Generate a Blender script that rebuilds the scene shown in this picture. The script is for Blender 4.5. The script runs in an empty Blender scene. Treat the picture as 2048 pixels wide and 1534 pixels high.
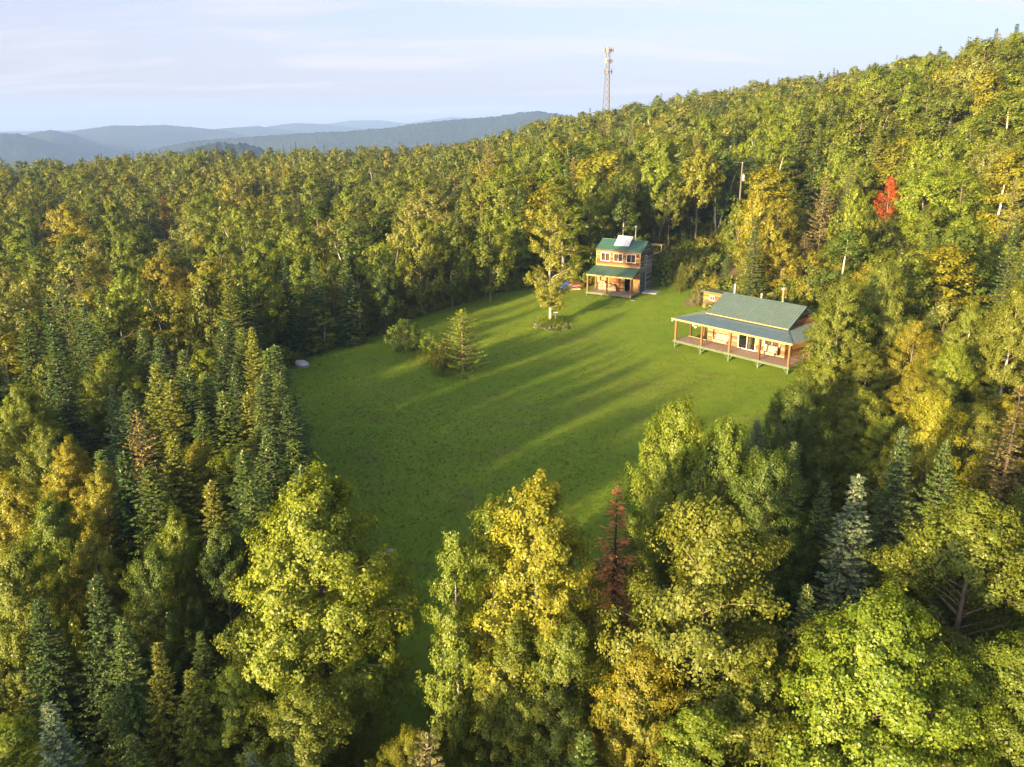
import bpy, bmesh, math, random
import numpy as np
from mathutils import Vector, Matrix

# ------------------------------------------------------------------ camera, sky, sun, exposure
SC = bpy.context.scene
COL = SC.collection
F, W0, H0, HOR, CAMZ = 1650.0, 2048.0, 1534.0, 256.0, 21.0
PITCH = math.atan((H0 / 2 - HOR) / F)
SP, CP = math.sin(PITCH), math.cos(PITCH)

cam_data = bpy.data.cameras.new('camera')
cam = bpy.data.objects.new('camera', cam_data)
COL.objects.link(cam)
cam.location = (0, 0, CAMZ)
cam.rotation_euler = (math.pi / 2 - PITCH, 0, 0)
cam_data.sensor_width = 36.0
cam_data.lens = 36.0 * F / W0
cam_data.clip_start = 0.5
cam_data.clip_end = 60000
SC.camera = cam

SUN_AZ, SUN_EL = math.radians(223.0), math.radians(9.8)   # azimuth clockwise from +Y, towards the sun
SUN_DIR = np.array([math.sin(SUN_AZ) * math.cos(SUN_EL), math.cos(SUN_AZ) * math.cos(SUN_EL), math.sin(SUN_EL)])

world = bpy.data.worlds.new('World')
SC.world = world
world.use_nodes = True
wn, wl = world.node_tree.nodes, world.node_tree.links
sky = wn.new('ShaderNodeTexSky')
sky.sky_type = 'NISHITA'
sky.sun_disc = False
sky.sun_elevation = SUN_EL
sky.sun_rotation = SUN_AZ
sky.altitude = 500
sky.air_density = 0.45
sky.dust_density = 4.5
sky.ozone_density = 1.0
bg = wn['Background']
bg.inputs['Strength'].default_value = 0.075
# thin high cloud: stretched noise over the whole sky, denser towards the horizon as seen from below
tc = wn.new('ShaderNodeTexCoord')
sep = wn.new('ShaderNodeSeparateXYZ')
wl.new(tc.outputs['Generated'], sep.inputs[0])
zc = wn.new('ShaderNodeMath'); zc.operation = 'MAXIMUM'; zc.inputs[1].default_value = 0.0
wl.new(sep.outputs['Z'], zc.inputs[0])
za = wn.new('ShaderNodeMath'); za.operation = 'ADD'; za.inputs[1].default_value = 0.12
wl.new(zc.outputs[0], za.inputs[0])
dv = wn.new('ShaderNodeVectorMath'); dv.operation = 'DIVIDE'
cz = wn.new('ShaderNodeCombineXYZ')
for i in range(3):
    wl.new(za.outputs[0], cz.inputs[i])
wl.new(tc.outputs['Generated'], dv.inputs[0]); wl.new(cz.outputs[0], dv.inputs[1])
mp = wn.new('ShaderNodeMapping')
mp.inputs['Rotation'].default_value = (0, 0, math.radians(-12))
mp.inputs['Scale'].default_value = (0.5, 1.5, 0.0)
mp.inputs['Location'].default_value = (1.9, 0.35, 0)
wl.new(dv.outputs[0], mp.inputs[0])
cn = wn.new('ShaderNodeTexNoise')
cn.inputs['Scale'].default_value = 1.0; cn.inputs['Detail'].default_value = 7; cn.inputs['Roughness'].default_value = 0.58
cn.inputs['Distortion'].default_value = 0.5
wl.new(mp.outputs[0], cn.inputs['Vector'])
cr = wn.new('ShaderNodeMapRange')
cr.interpolation_type = 'SMOOTHSTEP'
for k, v in (('From Min', 0.47), ('From Max', 0.68), ('To Min', 0.0), ('To Max', 0.62)):
    cr.inputs[k].default_value = v
wl.new(cn.outputs['Fac'], cr.inputs['Value'])
# veil of thin high haze over the whole sky
veil = wn.new('ShaderNodeMapRange')
for k, v in (('From Min', 0.0), ('From Max', 0.24), ('To Min', 0.74), ('To Max', 0.16)):
    veil.inputs[k].default_value = v
wl.new(zc.outputs[0], veil.inputs['Value'])
mixv = wn.new('ShaderNodeMixRGB')
mixv.inputs['Color2'].default_value = (2.0, 1.72, 1.66, 1)
wl.new(veil.outputs[0], mixv.inputs['Fac']); wl.new(sky.outputs[0], mixv.inputs['Color1'])
mixc = wn.new('ShaderNodeMixRGB')
mixc.inputs['Color2'].default_value = (2.3, 2.12, 2.18, 1)
wl.new(cr.outputs[0], mixc.inputs['Fac']); wl.new(mixv.outputs[0], mixc.inputs['Color1'])
wl.new(mixc.outputs[0], bg.inputs['Color'])

sun_data = bpy.data.lights.new('sun', 'SUN')
sun_data.energy = 3.6
sun_data.angle = math.radians(2.0)
sun_data.color = (1.0, 0.71, 0.37)
sun = bpy.data.objects.new('sun', sun_data)
COL.objects.link(sun)
sun.rotation_euler = Vector(tuple(-SUN_DIR)).to_track_quat('-Z', 'Y').to_euler()

vs = SC.view_settings
vs.view_transform = 'Standard'
vs.look = 'None'
vs.gamma = 1.0
vs.use_curve_mapping = False
vs.exposure = 2.6
SC.render.engine = 'CYCLES'
cy = SC.cycles
cy.max_bounces = 5
cy.diffuse_bounces = 3
cy.glossy_bounces = 2
cy.transmission_bounces = 3
cy.transparent_max_bounces = 6
cy.volume_bounces = 0
cy.use_denoising = True
cy.denoiser = 'OPENIMAGEDENOISE'
cy.denoising_prefilter = 'NONE'
cy.denoising_input_passes = 'RGB_ALBEDO_NORMAL'
cy.sample_clamp_indirect = 4.0

# ------------------------------------------------------------------ helpers
rng = np.random.default_rng(7)
random.seed(7)

def ray(px, py):
    u, v = (px - W0 / 2) / F, (H0 / 2 - py) / F
    return np.array([u, CP + v * SP, -SP + v * CP])

def project(x, y, z):
    zz = z - CAMZ
    d = y * CP - zz * SP
    up = y * SP + zz * CP
    d = np.where(np.abs(d) < 1e-6, 1e-6, d)
    return W0 / 2 + F * x / d, H0 / 2 - F * up / d, d

# terrain of the hillside: a smooth spline through surveyed heights
CTRL = np.array([
    (18, 87, -2.05), (12, 113, -.75), (0, 35, -4.9), (-25, 75, -4.2), (0, 60, -3.5), (30, 60, -2.0), (-30, 110, -3.4),
    (0, 0, -7), (-40, 20, -9), (-40, -30, -13), (40, 20, -3.5), (60, 60, 1.5), (60, 100, 5), (30, 135, 1.5), (0, 150, .5),
    (-60, 120, -6), (-100, 150, -7), (-120, 60, -15), (100, 173, 22), (140, 120, 24), (80, 140, 11), (60, 200, 10),
    (50, 300, 12), (52, 440, 16), (120, 300, 24), (-100, 300, 0), (-215, 285, -6), (0, 400, 5), (-150, 400, -2),
    (-250, 150, -14), (200, 200, 38), (0, 520, -6), (-200, 520, -30), (110, 560, 2), (-320, 300, -26), (0, -60, -13),
    (60, -40, -6), (120, 0, 8), (-100, -60, -21), (-45, 55, -7), (20, 112, -.4), (27, 76, -2.0), (5, 98, -2.2),
    (250, 420, 34), (300, 100, 48), (-400, 0, -50), (0, -300, -45), (300, -200, 0), (-500, 500, -80), (0, 720, -60), (500, 600, 30)], float)

def _phi(r2):
    return np.where(r2 > 1e-9, r2 * np.log(np.maximum(r2, 1e-9)), 0.0)

def _tps():
    P = CTRL[:, :2] / 100.0
    n = len(P)
    r2 = ((P[:, None] - P[None]) ** 2).sum(-1)
    A = np.zeros((n + 3, n + 3))
    A[:n, :n] = _phi(r2) + np.eye(n) * 0.01
    A[:n, n] = 1; A[:n, n + 1:] = P
    A[n, :n] = 1; A[n + 1:, :n] = P.T
    return P, np.linalg.solve(A, np.concatenate([CTRL[:, 2], [0, 0, 0]]))
_TP, _TW = _tps()
BIRCH = (4.72, 99.0)
LARCH = (-5.0, 81.3)

def ground(x, y):
    x = np.asarray(x, float); y = np.asarray(y, float)
    shp = np.broadcast(x, y).shape
    q = np.stack([np.broadcast_to(x, shp).ravel(), np.broadcast_to(y, shp).ravel()], 1) / 100.0
    n = len(_TP)
    out = np.empty(len(q))
    for i in range(0, len(q), 20000):
        b = q[i:i + 20000]
        r2 = ((b[:, None] - _TP[None]) ** 2).sum(-1)
        out[i:i + 20000] = _phi(r2) @ _TW[:n] + _TW[n] + b @ _TW[n + 1:]
    X, Y = q[:, 0] * 100, q[:, 1] * 100
    out += .07 * np.sin(X * .23 + 1.3 * np.sin(Y * .11)) + .06 * np.sin(Y * .31 + 1.1 * np.sin(X * .17 + 2))
    out += .55 * np.exp(-((X - BIRCH[0]) ** 2 + (Y - BIRCH[1]) ** 2) / (2 * 1.1 ** 2))
    out += .22 * np.exp(-((X - LARCH[0]) ** 2 + (Y - LARCH[1]) ** 2) / (2 * .9 ** 2))
    return out.reshape(shp) if shp else float(out[0])

def at(px, py, dz=0.0):
    """Point of the terrain (raised by dz) seen at a picture position."""
    r = ray(px, py)
    t = np.concatenate([np.linspace(8, 200, 900), np.linspace(200.5, 620, 700)])
    f = CAMZ + r[2] * t - ground(r[0] * t, r[1] * t) - dz
    k = np.nonzero(f < 0)[0]
    if len(k) == 0:
        return None
    k = k[0]
    a, b = (t[k - 1], t[k]) if k else (t[0], t[0])
    fa, fb = (f[k - 1], f[k]) if k else (0, 1)
    tt = a + (b - a) * fa / (fa - fb + 1e-12) if k else a
    x, y = r[0] * tt, r[1] * tt
    return float(x), float(y), float(ground(x, y))

def tag(o, label=None, cat=None, group=None, kind=None):
    if label: o['label'] = label
    if cat: o['category'] = cat
    if group: o['group'] = group
    if kind: o['kind'] = kind
    return o

def empty(name, loc, rz=0.0, parent=None):
    o = bpy.data.objects.new(name, None)
    o.empty_display_size = .3
    COL.objects.link(o)
    o.location = loc
    o.rotation_euler = (0, 0, rz)
    if parent: o.parent = parent
    return o

class MB:
    """Collects boxes, bars, tubes and prisms into one mesh; every piece carries its own tone in the attribute 'lv'."""
    def __init__(self):
        self.v, self.f, self.m, self.c, self.mi = [], [], [], [], 0
        self.tone = None
    def _add(self, vs, fs):
        b = len(self.v)
        self.v += [tuple(p) for p in vs]
        t = random.random() if self.tone is None else self.tone
        self.c += [t] * len(vs)
        for q in fs:
            self.f.append(tuple(b + i for i in q)); self.m.append(self.mi)
    def hexa(self, p):
        self._add(p, [(0, 3, 2, 1), (4, 5, 6, 7), (0, 1, 5, 4), (1, 2, 6, 5), (2, 3, 7, 6), (3, 0, 4, 7)])
        return self
    def box(self, x0, x1, y0, y1, z0, z1):
        return self.hexa([(x0, y0, z0), (x1, y0, z0), (x1, y1, z0), (x0, y1, z0), (x0, y0, z1), (x1, y0, z1), (x1, y1, z1), (x0, y1, z1)])
    def bar(self, a, b, w, h=None, up=(0, 0, 1)):
        h = h or w
        a, b = Vector(a), Vector(b)
        d = (b - a).normalized()
        u = Vector(up)
        if abs(d.dot(u)) > .98: u = Vector((1, 0, 0))
        s = d.cross(u).normalized(); t = s.cross(d).normalized()
        s, t = s * w / 2, t * h / 2
        return self.hexa([a - s - t, a + s - t, a + s + t, a - s + t, b - s - t, b + s - t, b + s + t, b - s + t])
    def slab(self, quad, th):
        """A sheet through four corners, th thick downward along its normal."""
        q = [Vector(p) for p in quad]
        n = (q[1] - q[0]).cross(q[3] - q[0]).normalized()
        if n.z < 0: n = -n
        lo = [p - n * th for p in q]
        c = (q[1] - q[0]).cross(q[3] - q[0])
        if c.z < 0:
            q, lo = q[::-1], lo[::-1]
        return self.hexa(lo + q)
    def tube(self, pts, rad, n=7, cap=True):
        pts = [Vector(p) for p in pts]
        rad = rad if hasattr(rad, '__len__') else [rad] * len(pts)
        b = len(self.v); vs_ = []; fs = []
        u = Vector((1, 0, 0))
        for i, p in enumerate(pts):
            d = (pts[min(i + 1, len(pts) - 1)] - pts[max(i - 1, 0)]).normalized()
            s = d.cross(u)
            if s.length < .05: s = d.cross(Vector((0, 1, 0)))
            s.normalize(); t = d.cross(s)
            for k in range(n):
                a = 2 * math.pi * k / n
                vs_.append(p + (s * math.cos(a) + t * math.sin(a)) * rad[i])
        for i in range(len(pts) - 1):
            for k in range(n):
                k2 = (k + 1) % n
                fs.append((i * n + k, i * n + k2, (i + 1) * n + k2, (i + 1) * n + k))
        if cap:
            fs.append(tuple(range(n))[::-1]); fs.append(tuple((len(pts) - 1) * n + k for k in range(n)))
        self._add(vs_, fs)
        return self
    def build(self, name, mats, parent=None, kind=None, smooth=False):
        me = bpy.data.meshes.new(name)
        me.from_pydata(self.v, [], self.f)
        mats = mats if isinstance(mats, (list, tuple)) else [mats]
        for m in mats: me.materials.append(m)
        if len(mats) > 1: me.polygons.foreach_set('material_index', self.m)
        at_ = me.attributes.new('lv', 'FLOAT', 'POINT'); at_.data.foreach_set('value', self.c)
        if smooth: me.polygons.foreach_set('use_smooth', [True] * len(me.polygons))
        bm = bmesh.new(); bm.from_mesh(me); bmesh.ops.recalc_face_normals(bm, faces=bm.faces[:]); bm.to_mesh(me); bm.free()
        o = bpy.data.objects.new(name, me)
        COL.objects.link(o)
        if parent: o.parent = parent
        if kind: o['kind'] = kind
        return o

def np_mesh(name, co, quads, mats, lv=None, mat_idx=None, smooth=False):
    me = bpy.data.meshes.new(name)
    co = np.asarray(co, np.float32); quads = np.asarray(quads, np.int32)
    me.vertices.add(len(co)); me.vertices.foreach_set('co', co.ravel())
    me.loops.add(quads.size); me.loops.foreach_set('vertex_index', quads.ravel())
    me.polygons.add(len(quads)); me.polygons.foreach_set('loop_start', np.arange(len(quads), dtype=np.int32) * quads.shape[1])
    for m in (mats if isinstance(mats, (list, tuple)) else [mats]): me.materials.append(m)
    if mat_idx is not None: me.polygons.foreach_set('material_index', np.asarray(mat_idx, np.int32))
    if lv is not None:
        a = me.attributes.new('lv', 'FLOAT', 'POINT'); a.data.foreach_set('value', np.asarray(lv, np.float32))
    if smooth: me.polygons.foreach_set('use_smooth', np.ones(len(quads), bool))
    me.update(calc_edges=True)
    return me

def mesh_obj(name, me, parent=None, kind=None):
    o = bpy.data.objects.new(name, me)
    COL.objects.link(o)
    if parent: o.parent = parent
    if kind: o['kind'] = kind
    return o

# ------------------------------------------------------------------ materials
def new_mat(name):
    m = bpy.data.materials.new(name)
    m.use_nodes = True
    n, l = m.node_tree.nodes, m.node_tree.links
    return m, n, l, n['Principled BSDF']

def ramp(n, stops):
    r = n.new('ShaderNodeValToRGB')
    e = r.color_ramp.elements
    e[0].position, e[0].color = stops[0][0], (*stops[0][1], 1)
    e[1].position, e[1].color = stops[-1][0], (*stops[-1][1], 1)
    for p, c in stops[1:-1]:
        x = e.new(p); x.color = (*c, 1)
    return r

def noise(n, l, scale, detail=4, rough=.55, coord='Object', vec=None, stretch=None):
    t = n.new('ShaderNodeTexNoise')
    t.inputs['Scale'].default_value = scale; t.inputs['Detail'].default_value = detail; t.inputs['Roughness'].default_value = rough
    if coord == 'Position':
        g = n.new('ShaderNodeNewGeometry'); src = g.outputs['Position']
    else:
        c = n.new('ShaderNodeTexCoord'); src = c.outputs[coord]
    if stretch:
        mp_ = n.new('ShaderNodeMapping'); mp_.inputs['Scale'].default_value = stretch
        l.new(src, mp_.inputs[0]); src = mp_.outputs[0]
    l.new(src, t.inputs['Vector'])
    return t

def leaf_mat(name, stops=None, trans=.35, gloss=.025, hue=.018, val=(.72, 1.28), backtint=(1.25, 1.1, .45)):
    """Leaves: colour of the tree (object colour, or a random pick of the stops for the far wood), varied leaf by leaf."""
    m = bpy.data.materials.new(name); m.use_nodes = True
    n, l = m.node_tree.nodes, m.node_tree.links
    n.remove(n['Principled BSDF']); out = n['Material Output']
    oi = n.new('ShaderNodeObjectInfo')
    if stops:
        r = ramp(n, stops); l.new(oi.outputs['Random'], r.inputs[0]); base = r.outputs[0]
    else:
        base = oi.outputs['Color']
    a = n.new('ShaderNodeAttribute'); a.attribute_name = 'lv'
    h = n.new('ShaderNodeHueSaturation')
    mh = n.new('ShaderNodeMapRange'); mh.inputs['To Min'].default_value = .5 + hue; mh.inputs['To Max'].default_value = .5 - hue
    mv = n.new('ShaderNodeMapRange'); mv.inputs['To Min'].default_value = val[0]; mv.inputs['To Max'].default_value = val[1]
    l.new(a.outputs['Fac'], mh.inputs['Value']); l.new(a.outputs['Fac'], mv.inputs['Value'])
    l.new(mh.outputs[0], h.inputs['Hue']); l.new(mv.outputs[0], h.inputs['Value']); l.new(base, h.inputs['Color'])
    d = n.new('ShaderNodeBsdfDiffuse'); l.new(h.outputs[0], d.inputs['Color'])
    t = n.new('ShaderNodeBsdfTranslucent')
    tm = n.new('ShaderNodeMixRGB'); tm.blend_type = 'MULTIPLY'; tm.inputs[0].default_value = 1; tm.inputs[2].default_value = (*backtint, 1)
    l.new(h.outputs[0], tm.inputs[1]); l.new(tm.outputs[0], t.inputs['Color'])
    mx = n.new('ShaderNodeMixShader'); mx.inputs[0].default_value = trans
    l.new(d.outputs[0], mx.inputs[1]); l.new(t.outputs[0], mx.inputs[2])
    g = n.new('ShaderNodeBsdfGlossy'); g.inputs['Roughness'].default_value = .45; g.inputs['Color'].default_value = (.8, .85, .8, 1)
    m2 = n.new('ShaderNodeMixShader'); m2.inputs[0].default_value = gloss
    l.new(mx.outputs[0], m2.inputs[1]); l.new(g.outputs[0], m2.inputs[2])
    l.new(m2.outputs[0], out.inputs['Surface'])
    return m

def simple_mat(name, col, rough=.7, var=.25, scale=3.0, metal=0.0, spec=.4, stretch=None, tone=0.0, bump=0.0):
    """Colour with noise variation, an optional piece-by-piece tone from 'lv' and fine bump."""
    m, n, l, b = new_mat(name)
    t = noise(n, l, scale, 5, .6, stretch=stretch)
    r = ramp(n, [(.3, tuple(c * (1 - var) for c in col)), (.7, tuple(min(1, c * (1 + var)) for c in col))])
    l.new(t.outputs['Fac'], r.inputs[0])
    src = r.outputs[0]
    if tone:
        a = n.new('ShaderNodeAttribute'); a.attribute_name = 'lv'
        mr = n.new('ShaderNodeMapRange'); mr.inputs['To Min'].default_value = 1 - tone; mr.inputs['To Max'].default_value = 1 + tone
        l.new(a.outputs['Fac'], mr.inputs['Value'])
        h = n.new('ShaderNodeHueSaturation'); l.new(mr.outputs[0], h.inputs['Value']); l.new(src, h.inputs['Color'])
        src = h.outputs[0]
    l.new(src, b.inputs['Base Color'])
    b.inputs['Roughness'].default_value = rough; b.inputs['Metallic'].default_value = metal
    b.inputs['Specular IOR Level'].default_value = spec
    if bump:
        bn = n.new('ShaderNodeBump'); bn.inputs['Strength'].default_value = bump; bn.inputs['Distance'].default_value = .03
        l.new(t.outputs['Fac'], bn.inputs['Height']); l.new(bn.outputs[0], b.inputs['Normal'])
    return m

M = {}
M['leaf'] = leaf_mat('leaf')
M['needle'] = leaf_mat('needle', trans=.15, gloss=.02, hue=.02, val=(.6, 1.6), backtint=(1.1, 1.05, .7))  # wide value range: bough tips painted pale as if sunlit
M['far_leaf'] = leaf_mat('far_leaf', stops=[(0, (.10, .15, .02)), (.15, (.17, .215, .02)), (.3, (.13, .175, .024)), (.45, (.200, .235, .022)), (.6, (.155, .185, .024)), (.75, (.210, .230, .022)), (.88, (.175, .195, .03)), (1, (.230, .230, .022))])
M['far_needle'] = leaf_mat('far_needle', stops=[(0, (.05, .09, .032)), (.5, (.075, .12, .04)), (.85, (.10, .14, .036)), (1, (.13, .155, .036))], trans=.15, hue=.02, backtint=(1.1, 1.05, .7))
M['bark'] = simple_mat('bark', (.17, .135, .10), .9, .35, 6, stretch=(1, 1, .25), bump=.4)
M['bark_dark'] = simple_mat('bark_dark', (.07, .055, .04), .9, .35, 6, stretch=(1, 1, .25), bump=.4)
M['cone'] = simple_mat('cone', (.22, .19, .09), .8, .3, 20, tone=.3)

def birch_bark():
    m, n, l, b = new_mat('birch_bark')
    t = noise(n, l, 9, 4, .7, stretch=(1, 1, 3.5))
    r = ramp(n, [(.33, (.10, .085, .07)), (.40, (.50, .46, .40)), (.75, (.68, .64, .57))])
    l.new(t.outputs['Fac'], r.inputs[0]); b.inputs['Roughness'].default_value = .7
    a = n.new('ShaderNodeAttribute'); a.attribute_name = 'lv'      # 1 on stems, 0 on the brown twigs
    mx = n.new('ShaderNodeMixRGB'); mx.inputs[1].default_value = (.13, .09, .06, 1)
    l.new(a.outputs['Fac'], mx.inputs[0]); l.new(r.outputs[0], mx.inputs[2]); l.new(mx.outputs[0], b.inputs['Base Color'])
    return m
M['birch_bark'] = birch_bark()

def lawn_mat():
    m, n, l, b = new_mat('lawn')
    big = noise(n, l, .07, 4, .6, 'Position')
    mid = noise(n, l, .6, 5, .65, 'Position')
    fine = noise(n, l, 9, 5, .75, 'Position')
    r1 = ramp(n, [(.30, (.112, .208, .012)), (.5, (.148, .230, .016)), (.7, (.195, .243, .028))])
    l.new(big.outputs['Fac'], r1.inputs[0])
    r2 = ramp(n, [(.30, (.096, .178, .011)), (.55, (.148, .230, .016)), (.78, (.215, .230, .042))])
    l.new(mid.outputs['Fac'], r2.inputs[0])
    mx = n.new('ShaderNodeMixRGB'); mx.inputs[0].default_value = .5
    l.new(r1.outputs[0], mx.inputs[1]); l.new(r2.outputs[0], mx.inputs[2])
    r3 = ramp(n, [(.28, (.75, .75, .7)), (.72, (1.25, 1.25, 1.2))])
    l.new(fine.outputs['Fac'], r3.inputs[0])
    m2 = n.new('ShaderNodeMixRGB'); m2.blend_type = 'MULTIPLY'; m2.inputs[0].default_value = 1
    l.new(mx.outputs[0], m2.inputs[1]); l.new(r3.outputs[0], m2.inputs[2])
    # worn, dry patches with shapes of their own
    wr = noise(n, l, .19, 6, .62, 'Position', stretch=(1, 1.6, 1))
    r4 = ramp(n, [(.56, (0, 0, 0)), (.70, (.5, .5, .5))])
    l.new(wr.outputs['Fac'], r4.inputs[0])
    m3 = n.new('ShaderNodeMixRGB'); m3.inputs[2].default_value = (.13, .105, .045, 1)
    l.new(r4.outputs[0], m3.inputs[0]); l.new(m2.outputs[0], m3.inputs[1])
    l.new(m3.outputs[0], b.inputs['Base Color'])
    b.inputs['Roughness'].default_value = .85; b.inputs['Specular IOR Level'].default_value = .15
    bn = n.new('ShaderNodeBump'); bn.inputs['Strength'].default_value = .8; bn.inputs['Distance'].default_value = .08
    ad = n.new('ShaderNodeMath'); ad.operation = 'ADD'; l.new(fine.outputs['Fac'], ad.inputs[0]); l.new(mid.outputs['Fac'], ad.inputs[1])
    l.new(ad.outputs[0], bn.inputs['Height']); l.new(bn.outputs[0], b.inputs['Normal'])
    return m
M['lawn'] = lawn_mat()

def floor_mat():
    m, n, l, b = new_mat('forest_floor')
    t = noise(n, l, .5, 6, .7, 'Position')
    r = ramp(n, [(.3, (.025, .035, .012)), (.55, (.045, .055, .016)), (.8, (.075, .058, .03))])
    l.new(t.outputs['Fac'], r.inputs[0]); l.new(r.outputs[0], b.inputs['Base Color']); b.inputs['Roughness'].default_value = .95
    return m
M['forest_floor'] = floor_mat()

def hill_mat():
    m, n, l, b = new_mat('wooded_hill')
    t = noise(n, l, .02, 6, .75, 'Position')
    t2 = noise(n, l, .0035, 5, .65, 'Position')
    r = ramp(n, [(.3, (.012, .027, .014)), (.5, (.026, .045, .018)), (.72, (.055, .072, .024))])
    ad = n.new('ShaderNodeMixRGB'); ad.inputs[0].default_value = .4
    l.new(t.outputs['Fac'], ad.inputs[1]); l.new(t2.outputs['Fac'], ad.inputs[2]); l.new(ad.outputs[0], r.inputs[0])
    l.new(r.outputs[0], b.inputs['Base Color']); b.inputs['Roughness'].default_value = 1; b.inputs['Specular IOR Level'].default_value = 0
    bn = n.new('ShaderNodeBump'); bn.inputs['Strength'].default_value = 1; bn.inputs['Distance'].default_value = 25
    l.new(t.outputs['Fac'], bn.inputs['Height']); l.new(bn.outputs[0], b.inputs['Normal'])
    return m
M['hill'] = hill_mat()

def wood_mat(name, cols, rough=.75, tone=.22):
    m, n, l, b = new_mat(name)
    t = noise(n, l, 2.2, 5, .65, stretch=(.35, 1, 7))
    a = n.new('ShaderNodeAttribute'); a.attribute_name = 'lv'
    mi = n.new('ShaderNodeMixRGB'); mi.inputs[0].default_value = .62
    l.new(t.outputs['Fac'], mi.inputs[1]); l.new(a.outputs['Fac'], mi.inputs[2])
    r = ramp(n, [(.25, cols[0]), (.5, cols[1]), (.75, cols[2])])
    l.new(mi.outputs[0], r.inputs[0]); l.new(r.outputs[0], b.inputs['Base Color'])
    b.inputs['Roughness'].default_value = rough; b.inputs['Specular IOR Level'].default_value = .25
    return m
M['siding'] = wood_mat('siding', [(.13, .055, .018), (.28, .14, .045), (.40, .22, .08)])
M['siding_pale'] = wood_mat('siding_pale', [(.13, .075, .04), (.24, .145, .08), (.36, .23, .135)])
M['siding_grey'] = wood_mat('siding_grey', [(.06, .055, .055), (.12, .11, .105), (.26, .24, .23)])
M['plywood'] = wood_mat('plywood', [(.24, .13, .045), (.34, .20, .075), (.42, .26, .10)])
M['post'] = wood_mat('post', [(.10, .045, .02), (.17, .08, .035), (.26, .13, .055)])
M['deck'] = wood_mat('deck', [(.19, .13, .10), (.27, .19, .15), (.34, .26, .21)])
M['trim_wood'] = wood_mat('trim_wood', [(.26, .18, .075), (.34, .24, .10), (.42, .30, .13)])
M['green_paint'] = simple_mat('green_paint', (.095, .135, .075), .6, .25, 3, tone=.2)
M['teal_paint'] = simple_mat('teal_paint', (.045, .11, .10), .6, .2, 3)
M['roof_green'] = simple_mat('roof_green', (.055, .145, .105), .38, .18, 1.2, spec=.6)
M['roof_grey_green'] = simple_mat('roof_grey_green', (.085, .130, .120), .38, .12, 1.2, spec=.6)
M['roof_sky_tinted'] = simple_mat('roof_sky_tinted', (.11, .185, .225), .3, .12, 1.2, spec=.7)  # grey-green roof with the reflected sky painted into its base colour
M['seam_shade_green'] = simple_mat('seam_shade_green', (.03, .075, .055), .5, .15, 2)  # roof green darkened: shade along the ribs put into the colour
M['seam_shade_grey'] = simple_mat('seam_shade_grey', (.065, .095, .088), .5, .15, 2)  # grey-green darkened to paint the ribs' shade and dull reflection
M['white'] = simple_mat('white', (.58, .56, .52), .5, .06, 5)
M['cream'] = simple_mat('cream', (.44, .35, .24), .8, .12, 7)
M['curtain'] = simple_mat('curtain', (.55, .32, .24), .9, .15, 9)
M['metal'] = simple_mat('metal', (.55, .54, .52), .4, .1, 4, metal=.7)
M['rusty'] = simple_mat('rusty', (.38, .20, .10), .6, .25, 5, metal=.3)
M['panel'] = simple_mat('panel', (.66, .66, .70), .25, .05, 6, spec=.6)
M['stone'] = simple_mat('stone', (.19, .17, .145), .9, .35, 5, tone=.3, bump=.6)
M['stone_pale'] = simple_mat('stone_pale', (.42, .40, .42), .85, .35, 2.2, bump=.7)
M['concrete'] = simple_mat('concrete', (.33, .33, .34), .9, .15, 3)
M['log'] = simple_mat('log', (.42, .29, .19), .9, .3, 14, tone=.35)
M['blue'] = simple_mat('blue', (.015, .11, .45), .5, .1, 3)
M['red_paint'] = simple_mat('red_paint', (.14, .035, .03), .5, .2, 3)
M['dark'] = simple_mat('dark', (.03, .03, .03), .8, .1, 4)
M['dirt'] = simple_mat('dirt', (.17, .115, .07), .95, .3, 2.5, bump=.5)
M['pole_wood'] = simple_mat('pole_wood', (.13, .12, .105), .9, .2, 4, stretch=(1, 1, .1))
M['flower'] = simple_mat('flower', (.78, .76, .68), .7, .1, 9)
M['steel'] = simple_mat('steel', (.11, .112, .12), .6, .1, 3)
M['antenna'] = simple_mat('antenna', (.20, .185, .18), .6, .15, 3, tone=.7)

def glass_mat():
    m = bpy.data.materials.new('window_glass'); m.use_nodes = True
    n, l = m.node_tree.nodes, m.node_tree.links
    n.remove(n['Principled BSDF'])
    t = n.new('ShaderNodeBsdfTransparent'); t.inputs[0].default_value = (.72, .74, .74, 1)
    g = n.new('ShaderNodeBsdfGlossy'); g.inputs['Roughness'].default_value = .03
    fr = n.new('ShaderNodeFresnel'); fr.inputs[0].default_value = 1.6
    mr = n.new('ShaderNodeMath'); mr.operation = 'ADD'; mr.inputs[1].default_value = .08; l.new(fr.outputs[0], mr.inputs[0])
    mx = n.new('ShaderNodeMixShader'); l.new(mr.outputs[0], mx.inputs[0]); l.new(t.outputs[0], mx.inputs[1]); l.new(g.outputs[0], mx.inputs[2])
    l.new(mx.outputs[0], n['Material Output'].inputs['Surface'])
    return m
M['glass'] = glass_mat()

# ------------------------------------------------------------------ ground, lawn, hills
def polar_sheet(name, radii, az, zfun, mat, kind='structure', smooth=True, label=None):
    R, A = np.meshgrid(radii, az, indexing='ij')
    X, Y = R * np.sin(A), R * np.cos(A)
    Z = zfun(X, Y, R, A)
    nr, na = R.shape
    co = np.stack([X.ravel(), Y.ravel(), Z.ravel()], 1)
    i, j = np.meshgrid(np.arange(nr - 1), np.arange(na - 1), indexing='ij')
    a = (i * na + j).ravel()
    quads = np.stack([a, a + 1, a + na + 1, a + na], 1)[:, ::-1]
    o = mesh_obj(name, np_mesh(name, co, quads, mat, smooth=smooth), kind=kind)
    return o

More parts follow.
